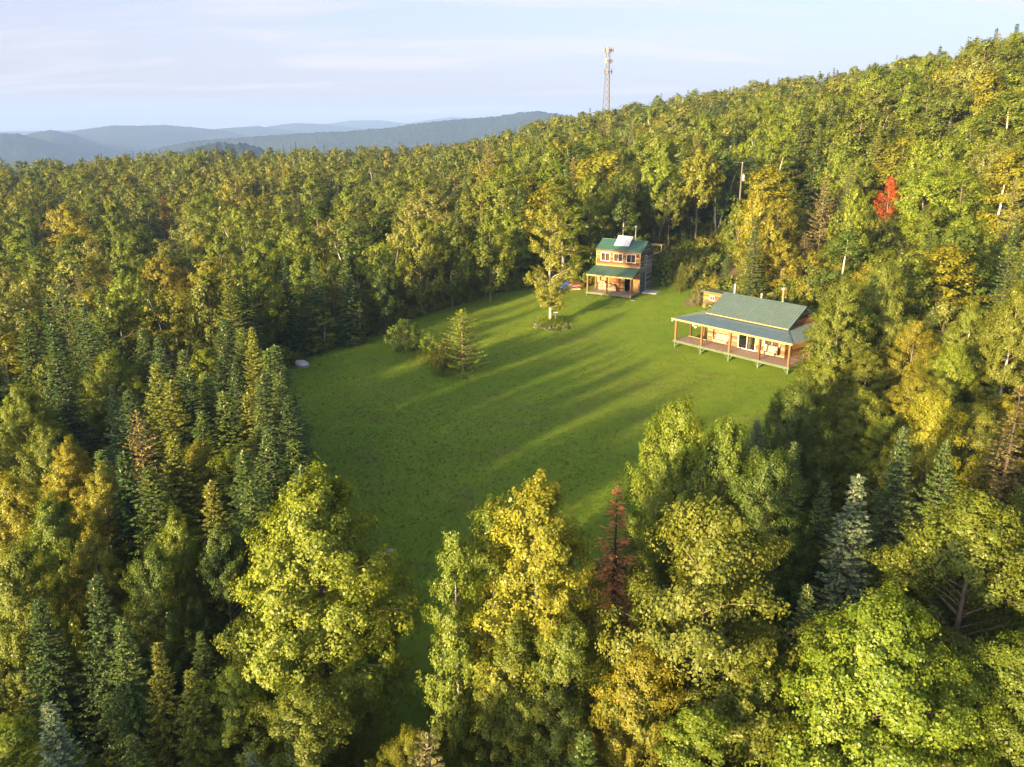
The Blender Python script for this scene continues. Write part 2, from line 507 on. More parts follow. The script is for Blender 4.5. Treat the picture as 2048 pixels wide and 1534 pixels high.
fall = lambda R: np.clip((R - 520) / 380, 0, 1) ** 1.6
def zground(X, Y, R, A):
    z = ground(X, Y)
    k = np.clip((R - 560) / 200, 0, 1); k = k * k * (3 - 2 * k)
    return z * (1 - k) + (-75.0) * k
polar_sheet('ground', np.concatenate([[.01], np.arange(3, 300, 3), np.arange(300, 770, 8)]), np.linspace(-math.pi, math.pi, 401), zground, M['forest_floor'])

def elev(px, py):
    r = ray(px, py); return math.atan2(r[0], r[1]), r[2] / math.hypot(r[0], r[1])
RIDGES = [  # distance, radial half width, skyline profile (picture x, y) as surveyed
    (1900, 260, [(250, 345), (330, 318), (390, 294), (450, 284), (505, 290), (550, 308), (640, 345)]),
    (2600, 420, [(560, 340), (660, 318), (760, 304), (840, 292), (930, 284), (1000, 281), (1100, 290), (1250, 320)]),
    (3500, 520, [(200, 335), (300, 300), (380, 283), (500, 274), (610, 266), (690, 263), (770, 256), (850, 245), (930, 238), (1000, 232), (1045, 224), (1075, 222), (1110, 227), (1200, 245), (1320, 262), (1500, 280)]),
    (3900, 560, [(-300, 275), (-100, 268), (0, 266), (40, 268), (90, 281), (140, 294), (240, 325)]),
    (4500, 600, [(20, 285), (60, 267), (100, 260), (145, 268), (190, 285), (260, 310)]),
    (5500, 700, [(90, 275), (160, 260), (225, 251), (270, 252), (330, 250), (400, 256), (455, 262), (530, 280)]),
    (6400, 750, [(330, 278), (430, 258), (470, 255), (515, 252), (560, 258), (640, 272), (760, 285)]),
    (7300, 800, [(470, 268), (540, 252), (590, 246), (650, 248), (720, 256), (800, 268)]),
    (9000, 900, [(-400, 266), (-100, 262), (0, 263), (80, 262), (190, 259), (300, 262), (520, 262), (640, 250), (700, 241), (760, 240), (810, 247), (850, 241), (905, 234), (950, 236), (990, 246), (1100, 256), (1300, 262), (1700, 264), (2300, 262)]),
]
_rs = []
for d, w, prof in RIDGES:
    az_, sl = zip(*[elev(*p) for p in prof])
    _rs.append((d, w, np.array(az_), np.array(sl)))
def fbm(X, Y, s, seed):
    r_ = np.random.default_rng(seed); out = 0; amp = 1.0
    for o_ in range(4):
        ph = r_.uniform(0, 6.28, 6); th = r_.uniform(0, 3.14, 3)
        for k in range(3):
            out = out + amp * np.sin((X * np.cos(th[k]) + Y * np.sin(th[k])) / s * 2 ** o_ + ph[k] + 1.7 * np.sin((Y * np.cos(th[k]) - X * np.sin(th[k])) / s * 2 ** o_ * .6 + ph[k + 3]))
        amp *= .5
    return out / 3
def zhills(X, Y, R, A):
    base = -95 - 45 * np.clip((R - 760) / 900, 0, 1) + 18 * fbm(X, Y, 500, 3)
    k0 = np.clip((R - 745) / 120, 0, 1)
    base = -85 * (1 - k0) + base * k0
    z = base
    # hills all round the compass, the ones in view following their skyline
    back = 1 / (1 + np.exp(-(np.abs(A) - .78) / .03))
    z = np.maximum(z, base + back * np.clip((R - 2000) / 3000, 0, 1) * (110 + 70 * fbm(X, Y, 1500, 5)))
    for d, w, az_, sl in _rs:
        s = np.interp(A, az_, sl)
        inside = np.clip((A - az_[0] + .02) / .02, 0, 1) * np.clip((az_[-1] + .02 - A) / .02, 0, 1)
        top = CAMZ + s * d + (base.mean() * 0)
        spur = 1 + .28 * fbm(X, Y, d * .06, int(d))
        g = np.exp(-((R - d) / (w * np.clip(spur, .6, 1.5))) ** 2)
        z = np.maximum(z, base + (top - base) * g * inside)
    z = z + np.random.default_rng(1).normal(0, 1, z.shape) * np.clip(2.6 - R / 4000, .8, 2.6)
    return z
az_v = np.concatenate([np.linspace(-math.pi, -.68, 120)[:-1], np.linspace(-.68, .68, 620), np.linspace(.68, math.pi, 120)[1:]])
hills = polar_sheet('hills', np.concatenate([np.linspace(750, 6000, 120), np.geomspace(6080, 10400, 50)]), az_v, zhills, M['hill'])

# lawn outline in plan, from where its edge is seen
LAWN_PX = [(545, 770), (570, 742), (640, 708), (710, 688), (790, 652), (870, 622), (950, 597), (1040, 579), (1120, 573), (1180, 570)]
LAWN = [at(*p)[:2] for p in LAWN_PX]
LAWN += [(14, 122), (21, 119.5), (25, 113), (26.5, 104), (24, 95.5), (30, 80), (26.5, 71), (24, 64), (18, 56.5), (11, 49), (4.5, 42), (1.5, 35), (-2, 29), (-7.5, 27), (-9.5, 33), (-11.5, 42), (-16, 52), (-20.5, 58), (-22.5, 66)]
LAWN = np.array(LAWN)

def in_poly(x, y, P):
    x = np.asarray(x, float); y = np.asarray(y, float)
    c = np.zeros(x.shape, bool); n = len(P)
    for i in range(n):
        x1, y1 = P[i]; x2, y2 = P[(i + 1) % n]
        if y1 == y2: continue
        c ^= ((y1 > y) != (y2 > y)) & (x < (x2 - x1) * (y - y1) / (y2 - y1) + x1)
    return c

def poly_dist(x, y, P):
    x = np.asarray(x, float); y = np.asarray(y, float)
    d = np.full(x.shape, 1e9)
    for i in range(len(P)):
        a = P[i]; b = P[(i + 1) % len(P)]; ab = b - a
        t = np.clip(((x - a[0]) * ab[0] + (y - a[1]) * ab[1]) / (ab @ ab), 0, 1)
        d = np.minimum(d, np.hypot(x - a[0] - t * ab[0], y - a[1] - t * ab[1]))
    return d

def grid_patch(name, poly, step, lift, mat, grow=0.0):
    x0, y0 = poly.min(0) - grow - step; x1, y1 = poly.max(0) + grow + step
    xs, ys = np.arange(x0, x1, step), np.arange(y0, y1, step)
    X, Y = np.meshgrid(xs, ys, indexing='ij')
    keep = in_poly(X, Y, poly) | (poly_dist(X, Y, poly) < grow + .35 * fbm(X, Y, 2.0, 9))
    Z = ground(X, Y) + lift
    ny = len(ys)
    i, j = np.meshgrid(np.arange(len(xs) - 1), np.arange(ny - 1), indexing='ij')
    k = keep[:-1, :-1] & keep[1:, :-1] & keep[:-1, 1:] & keep[1:, 1:]
    a = (i * ny + j)[k]
    quads = np.stack([a, a + ny, a + ny + 1, a + 1], 1)
    used, inv = np.unique(quads, return_inverse=True)
    co = np.stack([X.ravel(), Y.ravel(), Z.ravel()], 1)[used]
    return mesh_obj(name, np_mesh(name, co, inv.reshape(quads.shape), mat, smooth=True), kind='structure')
grid_patch('lawn', LAWN, .5, .07, M['lawn'], grow=.9)
PATH = np.array([(24.5, 107), (27.5, 106), (31, 113), (35, 124), (41, 140), (38, 141), (32, 126), (28, 116)])
grid_patch('dirt_track', PATH, .5, .09, M['dirt'], grow=.2)

# ------------------------------------------------------------------ trees: builders of the kinds
def leaf_quads(c, nrm, tan, ln, wd, fold=.25):
    """Folded rhombic leaves: centre, normal, direction, length, width -> 4 points each."""
    nrm = nrm / (np.linalg.norm(nrm, axis=1, keepdims=True) + 1e-9)
    tan = tan - (tan * nrm).sum(1, keepdims=True) * nrm
    tan = tan / (np.linalg.norm(tan, axis=1, keepdims=True) + 1e-9)
    bit = np.cross(nrm, tan)
    ln = np.asarray(ln).reshape(-1, 1) * .5; wd = np.asarray(wd).reshape(-1, 1) * .5
    p = np.stack([c - tan * ln, c + bit * wd + nrm * wd * fold + tan * ln * .1, c + tan * ln, c - bit * wd + nrm * wd * fold + tan * ln * .1], 1)
    return p.reshape(-1, 3)

def tube_np(pts, rad, n=6):
    pts = np.asarray(pts, float); m = len(pts)
    d = np.gradient(pts, axis=0); d /= np.linalg.norm(d, axis=1, keepdims=True) + 1e-9
    u = np.where(np.abs(d[:, :1]) > .9, np.array([[0, 1.0, 0]]), np.array([[1.0, 0, 0]]))
    s = np.cross(d, u); s /= np.linalg.norm(s, axis=1, keepdims=True) + 1e-9
    t = np.cross(d, s)
    a = np.arange(n) * 2 * math.pi / n
    v = pts[:, None] + (s[:, None] * np.cos(a)[None, :, None] + t[:, None] * np.sin(a)[None, :, None]) * np.asarray(rad)[:, None, None]
    i, k = np.meshgrid(np.arange(m - 1), np.arange(n), indexing='ij')
    q = np.stack([i * n + k, i * n + (k + 1) % n, (i + 1) * n + (k + 1) % n, (i + 1) * n + k], -1).reshape(-1, 4)
    return v.reshape(-1, 3), q

class Acc:
    def __init__(self): self.v, self.q, self.n, self.t = [], [], 0, []
    def add(self, v, q, tone=0.0):
        self.v.append(v); self.q.append(q + self.n); self.n += len(v); self.t.append(np.full(len(v), tone))
    def get(self): return np.concatenate(self.v), np.concatenate(self.q)
    def tones(self): return np.concatenate(self.t)

def profile(kind, s):
    s = np.clip(s, 0, 1)
    if kind == 'egg':
        return np.where(s < .32, (s / .32) ** .55, np.clip(1 - ((s - .32) / .68) ** 1.7, 0, 1) ** .85)
    if kind == 'round':
        return np.clip(1 - np.abs(2 * s - .9) ** 2.3 / 1.15, 0, 1) ** .6
    if kind == 'column':
        return np.clip(s / .12, 0, 1) ** .6 * np.clip(1 - s ** 2.6, 0, 1) ** .75
    if kind == 'vase':
        return np.where(s < .62, .35 + .65 * (s / .62) ** .9, np.clip(1 - ((s - .62) / .38) ** 2.2, 0, 1) ** .7)
    if kind == 'birch':
        return np.interp(s, [0, .08, .22, .3, .45, .62, .8, .93, 1], [.3, .5, .62, .95, 1.0, .85, .78, .5, .1])
    return 1 - s

def broadleaf(seed, H=12., R=3.2, base=.18, prof='egg', branches=46, tufts=6, leaves=60, leaf=.15, tuft=.55, stems=1, bark=.16, lean=.02, droop=0.0, wood_n=6, gap=.0, btone=0.0):
    r = np.random.default_rng(seed)
    wood = Acc(); C, D = [], []
    cb = base * H; ch = H - cb
    trunks = []
    for k in range(stems):
        a = r.uniform(0, 6.28) if stems == 1 else 6.28 * k / stems + r.uniform(-.3, .3)
        spread = (lean if stems == 1 else .16 + .1 * r.random()) * H
        z = np.linspace(0, .9 * H * (1 if k == 0 else r.uniform(.8, 1)), 9)
        f = (z / H)
        off = spread * f ** 1.15
        x = np.cos(a) * off + .012 * H * np.cumsum(r.normal(0, .25, 9)) * (z > 0)
        y = np.sin(a) * off + .012 * H * np.cumsum(r.normal(0, .25, 9)) * (z > 0)
        pts = np.stack([x, y, z], 1)
        pts[0, 2] = -.3
        rad = bark * (1 if stems == 1 else .72) * (1 - f / .92) ** .8 + .012
        rad[0] *= 1.35
        trunks.append(pts); wood.add(*tube_np(pts, rad, wood_n), 1.0)
    ctr = np.mean([t[-1, :2] for t in trunks], 0) * .5
    # uneven crown: lobes push the envelope out and in
    lob = r.uniform(.78, 1.18, 9)
    holes = [(r.uniform(0, 6.28), r.uniform(.1, .8)) for _ in range(int(gap))]
    for i in range(branches):
        s = ((i + .5) / branches) ** .9
        az = i * 2.39996 + r.normal(0, .35)
        if any(abs((az - h + math.pi) % 6.283 - math.pi) < .5 and abs(s - g) < .1 for h, g in holes): continue
        lo = np.interp((az % 6.283) / 6.283 * 9, np.arange(10), np.append(lob, lob[0]))
        rr = R * float(profile(prof, np.array(s))) * lo * r.uniform(.82, 1.1) + .12
        T = trunks[r.integers(len(trunks))]
        tip = np.array([ctr[0] * s + rr * math.cos(az), ctr[1] * s + rr * math.sin(az), cb + ch * (s * .97 + r.normal(0, .015))])
        z0 = max(.35 * cb + .1, min(tip[2] - rr * r.uniform(.35, .8), .86 * H))
        root = np.array([np.interp(z0, T[:, 2], T[:, 0]), np.interp(z0, T[:, 2], T[:, 1]), z0])
        mid = (root + tip) / 2 + np.array([0, 0, .12 * rr * (1 - droop)]) + r.normal(0, .06, 3) * rr
        tt = np.linspace(0, 1, 6)[:, None]
        P = (1 - tt) ** 2 * root + 2 * tt * (1 - tt) * mid + tt ** 2 * tip
        if droop: P[:, 2] -= droop * rr * .35 * tt[:, 0] ** 2.5
        P = P[:6]; wood.add(*tube_np(P, np.linspace(.055 * bark * (1 + rr), .006, 6) + .008, max(4, wood_n - 2)), btone)
        nt = max(2, int(round(tufts * (.45 + .55 * rr / R))))
        for k in range(nt):
            u = 1.0 if k == 0 else r.uniform(.15 if prof == 'birch' else .35, 1.0)
            p = np.array([np.interp(u, tt[:, 0], P[:, j]) for j in range(3)])
            side = r.normal(0, 1, 3); side[2] *= .55
            p = p + side * (.24 * tuft + .10 * rr) * (0.35 if k == 0 else 1)
            C.append(p); D.append(tuft * r.uniform(.65, 1.25))
    C = np.array(C); D = np.array(D)
    n = leaves
    N = len(C) * n
    cc = np.repeat(C, n, 0); dd = np.repeat(D, n)
    dirs = r.normal(0, 1, (N, 3)); dirs /= np.linalg.norm(dirs, axis=1, keepdims=True)
    axis = np.stack([ctr[0] + 0 * cc[:, 0], ctr[1] + 0 * cc[:, 1], cc[:, 2] - .5], 1)
    outw = cc - axis; outw /= np.linalg.norm(outw, axis=1, keepdims=True) + 1e-6
    dirs = dirs + .35 * outw + np.array([0, 0, .25])
    dirs /= np.linalg.norm(dirs, axis=1, keepdims=True)
    # every tuft is a spray: drawn out along its shoot, outward and upward
    rad = dd * r.uniform(.2, 1.0, N) ** .6
    ax = .75 * outw + np.array([0, 0, .75 - .9 * droop]) + np.repeat(r.normal(0, .45, (len(C), 3)), n, 0)
    ax /= np.linalg.norm(ax, axis=1, keepdims=True)
    al = (dirs * ax).sum(1, keepdims=True)
    pos = cc + (dirs * .72 + ax * al * .75) * rad[:, None]
    pos[:, 2] -= droop * rad * .6
    nrm = .6 * dirs + .6 * outw + np.array([0, 0, .3]) + r.normal(0, .36, (N, 3))
    tan = r.normal(0, 1, (N, 3)) + dirs * .6 + np.array([0, 0, -.5])
    ln = leaf * np.clip(np.exp(r.normal(-.05, .32, N)), .45, 1.9)
    lv = np.clip(.5 + r.normal(0, .17, N) + np.repeat(r.normal(0, .13, len(C)), n), 0, 1)
    keep = pos[:, 2] > .15
    pos, nrm, tan, ln, lv = pos[keep], nrm[keep], tan[keep], ln[keep], lv[keep]
    v = leaf_quads(pos, nrm, tan, ln, ln * .78)
    q = np.arange(len(v)).reshape(-1, 4)
    wv, wq = wood.get()
    WOOD_TONE.append(wood.tones())
    return (wv, wq), (v, q, np.repeat(lv, 4))

def conifer(seed, H=11., R=2.0, base=.04, whorls=34, nb=6, spray=5, droop=.25, taper=.9, twig=.42, width=.075, bark=.12, sparse=0.0, cones=True, step=.16, spire=True):
    r = np.random.default_rng(seed)
    wood = Acc()
    z = np.linspace(0, H, 8); pts = np.stack([.01 * H * np.cumsum(r.normal(0, .12, 8)), .01 * H * np.cumsum(r.normal(0, .12, 8)), z], 1); pts[0, 2] = -.3
    wood.add(*tube_np(pts, bark * (1 - z / H) + .012, 6))
    cs, ns, ts, ls, ws, lvs = [], [], [], [], [], []  # lvs rises outward along each bough, painting in sunlit tips
    for k in range(whorls):
        f = base + (.975 - base) * (k / (whorls - 1)) ** .92
        zz = f * H
        Lw = R * max(0, 1 - f) ** taper * (1.0 if not spire or f < .8 else .85) + .10
        cnt = nb + r.integers(-1, 2)
        a0 = r.uniform(0, 6.28)
        for b in range(cnt):
            if r.random() < sparse: continue
            az = a0 + 6.283 * b / cnt + r.normal(0, .2)
            L = Lw * r.uniform(.72, 1.14)
            sl = -droop * (1 - f) * 1.2 + .55 * f ** 2 + r.normal(0, .06)
            d = np.array([math.cos(az), math.sin(az), 0.]); sd = np.array([-d[1], d[0], 0.])
            x0 = np.array([np.interp(zz, z, pts[:, 0]), np.interp(zz, z, pts[:, 1]), zz + r.normal(0, .05)])
            if L > .5:
                bp = np.stack([x0 + d * L * s + np.array([0, 0, L * (sl * s + .22 * s * s * (1 - f))]) for s in (0, .5, .95)])
                wood.add(*tube_np(bp, [.02 + .01 * L, .012 + .004 * L, .006], 4))
            m = max(2, int(L / step))
            s = (np.arange(m) + r.uniform(.2, .8, m)) / m
            s = .12 + .88 * s
            c = x0 + d * (L * s)[:, None] + np.array([0, 0, 1.]) * (L * (sl * s + .22 * s * s * (1 - f)))[:, None]
            tl = twig * np.clip((.35 + L * .28) * (1.15 - s), .16, 1.2)
            for sgn in (-1, 1):
                td = d * .75 + sd * sgn * .85 + np.array([0, 0, -.12])
                td = td + r.normal(0, .14, (m, 3)); td /= np.linalg.norm(td, axis=1, keepdims=True)
                if spray <= 1:
                    cs.append(c + td * (tl * .5)[:, None]); ts.append(td); ls.append(tl * 1.1); ws.append(np.full(m, width * 2.2))
                    ns.append(np.array([0, 0, 1.]) + r.normal(0, .35, (m, 3))); lvs.append(np.clip(.25 + .5 * s + r.normal(0, .14, m), 0, 1))
                else:
                    for j in range(spray):
                        w = (j + .5) / spray
                        jd = td + np.cross(td, np.array([0, 0, 1.])) * (.55 if j % 2 else -.55) + r.normal(0, .2, (m, 3))
                        jl = np.clip(tl / spray * 2.3, .11, .34)
                        cs.append(c + td * (tl * w)[:, None] + r.normal(0, .012, (m, 3))); ts.append(jd); ls.append(jl); ws.append(np.full(m, width))
                        ns.append(np.array([0, 0, 1.]) + d * .25 + r.normal(0, .45, (m, 3))); lvs.append(np.clip(.2 + .35 * s + .3 * w + r.normal(0, .13, m), 0, 1))
            tipd = d + np.array([0, 0, sl + .35])
            cs.append((c[-1] + tipd * .05)[None]); ts.append(tipd[None]); ls.append(np.array([.26])); ws.append(np.array([width * 1.3])); ns.append(np.array([[0, 0, 1.]])); lvs.append(np.array([.85]))
    # leader
    n = 10 if spray > 1 else 5
    lz = np.linspace(.955 * H, H, n)
    cs.append(np.stack([np.full(n, pts[-1, 0]), np.full(n, pts[-1, 1]), lz], 1)); ts.append(np.array([[0, 0, 1.]]) + r.normal(0, .35, (n, 3))); ls.append(np.full(n, .22)); ws.append(np.full(n, width)); ns.append(r.normal(0, 1, (n, 3)) * np.array([1, 1, .1])); lvs.append(np.full(n, .9))
    c, t_, l_, w_, n_, lv = map(np.concatenate, (cs, ts, ls, ws, ns, lvs))
    v = leaf_quads(c, n_, t_, l_, w_, fold=.15); q = np.arange(len(v)).reshape(-1, 4); lv = np.repeat(lv, 4)
    mi = np.zeros(len(q), int)
    if cones:
        nc = 18 if spray > 1 else 8
        f = r.uniform(.86, .985, nc); a = r.uniform(0, 6.28, nc)
        rr = (R * (1 - f) ** taper + .06) * r.uniform(.25, 1.0, nc)
        cc = np.stack([pts[-1, 0] + rr * np.cos(a), pts[-1, 1] + rr * np.sin(a), f * H + .06 + .35 * rr], 1)
        cv = leaf_quads(cc, np.stack([np.cos(a), np.sin(a), 0 * a], 1) + r.normal(0, .2, (nc, 3)), np.array([[0, 0, 1.]]) + r.normal(0, .15, (nc, 3)), np.full(nc, .17), np.full(nc, .075), fold=.3)
        q = np.concatenate([q, np.arange(len(cv)).reshape(-1, 4) + len(v)]); v = np.concatenate([v, cv]); lv = np.concatenate([lv, np.full(len(cv), .6)]); mi = np.concatenate([mi, np.ones(nc, int)])
    return wood.get(), (v, q, lv, mi)

WOOD_TONE = []
PROTO = {}      # kind -> list of (trunk mesh, crown mesh, nominal height, nominal radius)
def add_broad(kind, skin, **k):
    H, R = k.get('H', 12.), k.get('R', 3.2)
    (wv, wq), (v, q, lv) = broadleaf(**k)
    PROTO.setdefault(kind, []).append((np_mesh('trunk', wv, wq, M[skin], WOOD_TONE[-1], smooth=True), np_mesh('crown', v, q, M['leaf'], lv), H, R))
def add_con(kind, skin="bark_dark", **k):
    H, R = k.get('H', 11.), k.get('R', 2.0)
    (wv, wq), (v, q, lv, mi) = conifer(**k)
    PROTO.setdefault(kind, []).append((np_mesh('trunk', wv, wq, M[skin], smooth=True), np_mesh('crown', v, q, [M['needle'], M['cone']], lv, mi), H, R))

# near trees: fine leaves
add_broad('maple_near', 'bark', seed=1, H=13, R=3.9, base=.10, prof='egg', branches=96, tufts=12, leaves=128, leaf=.107, tuft=.54)
add_broad('maple_near', 'bark', seed=2, H=13, R=4.1, base=.08, prof='egg', branches=100, tufts=12, leaves=124, leaf=.107, tuft=.56, gap=3)
add_broad('maple_near', 'bark', seed=3, H=12, R=3.6, base=.12, prof='egg', branches=86, tufts=12, leaves=120, leaf=.107, tuft=.54, gap=4)
add_broad('birch_near', 'birch_bark', seed=4, H=12, R=1.9, base=.14, prof='column', branches=62, tufts=12, leaves=84, leaf=.10, tuft=.42, droop=.5, bark=.12, gap=4)
add_broad('birch_near', 'birch_bark', seed=5, H=13, R=3.0, base=.10, prof='egg', branches=90, tufts=12, leaves=100, leaf=.10, tuft=.44, droop=.4, bark=.14, gap=3)
add_con('spruce_near', seed=11, H=10, R=1.9, whorls=44, step=.125, width=.092, nb=7, spray=5, taper=.8)
add_con('spruce_near', seed=12, H=10, R=2.2, whorls=44, step=.125, width=.092, nb=7, spray=5, droop=.35, taper=.8)
add_con('spruce_near', seed=13, H=9, R=1.5, whorls=44, step=.125, width=.092, nb=6, spray=5, droop=.18, taper=.8)
add_con('dead_near', seed=14, H=9, R=1.4, whorls=34, nb=5, spray=4, sparse=.22, droop=.3, cones=False, twig=.5)
# trees at middle distance
for i, (pf, R_, b_) in enumerate([('egg', 3.2, .16), ('round', 3.4, .2), ('vase', 3.3, .2), ('column', 2.2, .16), ('egg', 2.7, .12), ('round', 2.9, .3)]):
    add_broad('maple', 'bark', seed=20 + i, H=12, R=R_, base=b_, prof=pf, branches=46, tufts=9, leaves=44, leaf=.195, tuft=.58, gap=3, wood_n=5)
for i, (pf, R_, b_, st) in enumerate([('column', 1.9, .2, 1), ('egg', 2.5, .24, 1), ('vase', 2.6, .3, 3)]):
    add_broad('birch', 'birch_bark', seed=30 + i, H=12, R=R_, base=b_, prof=pf, branches=40, tufts=9, leaves=40, leaf=.17, tuft=.48, gap=5, stems=st, droop=.35, bark=.13, wood_n=5)
for i, (R_, dr) in enumerate([(1.7, .25), (2.1, .32), (1.4, .15), (2.4, .3)]):
    add_con('spruce', seed=40 + i, H=11, R=R_, whorls=36, nb=7, spray=2, droop=dr, width=.13, step=.15)
add_con('dead', seed=45, H=9, R=1.6, whorls=34, nb=7, spray=3, sparse=.05, cones=False, width=.11, step=.2)
add_con('pine', 'bark', seed=46, H=12, R=3.0, base=.3, whorls=20, nb=5, spray=2, taper=.55, droop=.05, width=.15, step=.24, twig=.6, cones=False)
# trees standing tall at the wood's edge, bare stems below a high crown
add_broad('tall', 'bark', seed=50, H=17, R=3.6, base=.48, prof='round', branches=40, tufts=6, leaves=46, leaf=.28, tuft=.72, stems=1, bark=.2, gap=2)
add_broad('tall', 'bark', seed=51, H=17, R=4.0, base=.46, prof='vase', branches=46, tufts=6, leaves=46, leaf=.28, tuft=.72, stems=5, bark=.16, gap=2)
add_broad('tall', 'bark', seed=52, H=16, R=2.6, base=.42, prof='egg', branches=36, tufts=5, leaves=46, leaf=.27, tuft=.68, stems=2, bark=.16, gap=2)
# single specimens
add_broad('lawn_birch', 'birch_bark', seed=60, H=15.3, R=3.6, base=.13, prof='birch', branches=84, tufts=13, leaves=44, leaf=.145, tuft=.44, stems=1, droop=.6, bark=.19, lean=.01, gap=8, btone=.8)
add_con('larch', 'bark', seed=61, H=6, R=2.3, base=.10, whorls=26, nb=6, spray=4, taper=.55, droop=-.12, sparse=.12, width=.075, cones=False, twig=.5, step=.2)
add_broad('bush', 'bark', seed=62, H=3.2, R=1.7, base=.02, prof='round', branches=34, tufts=4, leaves=46, leaf=.13, tuft=.36, stems=4, bark=.04)
add_broad('bush', 'bark', seed=63, H=2.6, R=1.5, base=.02, prof='egg', branches=30, tufts=4, leaves=44, leaf=.12, tuft=.34, stems=5, bark=.03)

BROAD = {'maple_near', 'birch_near', 'maple', 'birch', 'tall', 'lawn_birch', 'bush'}

# ------------------------------------------------------------------ which trees stand where
TINT = {'yellow green': (0.179, 0.237, 0.019),
    'golden': (0.239, 0.242, 0.019),
    'olive': (0.168, 0.204, 0.025),
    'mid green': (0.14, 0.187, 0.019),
    'deep green': (0.091, 0.138, 0.019),
    'pale green': (0.218, 0.242, 0.052),
    'bright green': (0.182, 0.27, 0.02),
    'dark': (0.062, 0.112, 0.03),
    'blue green': (0.085, 0.14, 0.04),
    'silvery blue': (0.15, 0.2, 0.108),
    'moss green': (0.1, 0.155, 0.034),
    'yellowish': (0.17, 0.2, 0.03),
    'rust red': (0.5, 0.24, 0.085),
    'scarlet': (0.36, 0.085, 0.02),
    'tan': (0.175, 0.16, 0.05),
    'brick red': (0.25, 0.05, 0.03)}
TREES = []   # dict(kind, x, y, z, h, r, tint, label, fixed)
def put(kind, x, y, h, r, tint, label=None, var=None, rot=None):
    TREES.append(dict(kind=kind, x=x, y=y, z=float(ground(x, y)), h=h, r=r, tint=tint, label=label, var=var, hand=True, rot=rot))
def apex(px, py, h, kind, r, tint, label=None, var=None):
    p = at(px, py, h)
    if p: put(kind, p[0], p[1], h, r, tint, label, var)
def foot(px, py, top, kind, r, tint, label=None, var=None):
    """A tree whose foot and top are both seen."""
    p = at(px, py)
    d = p[1] * CP - (p[2] - CAMZ) * SP
    # height so that the top appears at picture height `top`
    v = (H0 / 2 - top) / F
    zt = CAMZ + p[1] * (v * CP - SP) / (CP + v * SP)
    put(kind, p[0], p[1], zt - p[2], r, tint, label, var)

# foreground
apex(618, 945, 13.5, 'maple_near', 3.9, 'yellow green', 'big dense yellow-green maple in front, just left of the lawn tongue', 0)
apex(610, 1370, 7.0, 'maple_near', 2.9, 'mid green', 'low maple at the bottom edge under the big front maple', 2)
apex(470, 1330, 6.5, 'maple_near', 2.0, 'yellow green', 'small yellowish maple between front spruces and the big maple', 2)
apex(912, 1045, 12.0, 'birch_near', 1.35, 'yellow green', 'slim pale-stemmed birch at the right side of the lawn tongue', 0)
apex(1085, 938, 13.5, 'birch_near', 3.1, 'golden', 'large golden birch in front, left of the rust-red dead spruce', 1)
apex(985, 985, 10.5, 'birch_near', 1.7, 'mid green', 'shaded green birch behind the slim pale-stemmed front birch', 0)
apex(1030, 1225, 8.5, 'birch_near', 1.9, 'mid green', 'dim green birch low in front of the large golden birch', 1)
apex(1130, 1245, 8.5, 'maple_near', 2.4, 'mid green', 'dark green maple at the bottom, below the large golden birch', 1)
apex(1237, 970, 9.5, 'dead_near', 1.9, 'rust red', 'rust-red dead spruce between the two big front trees')
apex(1430, 995, 13.0, 'maple_near', 4.0, 'olive', 'broad yellowish maple in the front middle, right of the red dead spruce', 1)
apex(1360, 790, 12.0, 'maple_near', 2.6, 'yellow green', 'tall maple rising over the lawn edge behind the broad front maple', 0)
apex(1455, 835, 11.0, 'maple_near', 2.7, 'mid green', 'green maple just below the lawn end of the long cabin', 2)
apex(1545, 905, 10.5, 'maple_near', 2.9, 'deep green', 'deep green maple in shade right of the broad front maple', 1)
apex(1515, 838, 8.5, 'spruce_near', 1.5, 'silvery blue', 'silvery young spruce tip at the lawn corner below the long cabin', 2)
apex(1716, 948, 10.5, 'spruce_near', 1.7, 'silvery blue', 'silvery spruce with tan leader alone in the dark front gap', 2)
apex(1775, 1190, 11.5, 'maple_near', 3.5, 'bright green', 'bright yellow-green maple in the bottom right, strongly sunlit', 0)
apex(1905, 1330, 8.5, 'maple_near', 3.0, 'yellow green', 'bright maple at the bottom edge beside the sunlit right maple', 1)
apex(1965, 985, 11.0, 'maple_near', 3.6, 'mid green', 'wide green maple near the right edge with a bare branch', 2)
apex(2050, 1270, 9.0, 'maple_near', 3.0, 'mid green', 'green maple cut by the right edge near the bottom', 0)
apex(1400, 1400, 8.0, 'birch_near', 1.6, 'yellow green', 'small bright birch at the bottom middle in front of the broad maple', 0)
apex(1520, 1330, 7.5, 'maple_near', 2.2, 'mid green', 'dark maple at the bottom below the broad front maple', 2)
apex(1290, 1290, 8.5, 'maple_near', 2.3, 'golden', 'golden maple low between the big front trees', 0)
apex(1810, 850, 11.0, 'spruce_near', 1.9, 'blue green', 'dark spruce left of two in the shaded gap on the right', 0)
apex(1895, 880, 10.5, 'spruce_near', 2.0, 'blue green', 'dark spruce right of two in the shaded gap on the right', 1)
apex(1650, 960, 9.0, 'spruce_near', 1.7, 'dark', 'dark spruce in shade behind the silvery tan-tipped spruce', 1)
apex(1590, 880, 9.0, 'spruce_near', 1.6, 'blue green', 'blue green spruce between the deep green maple and the gap', 0)
apex(2040, 770, 11.0, 'dead_near', 2.4, 'tan', 'tan half-dead conifer at the right edge')
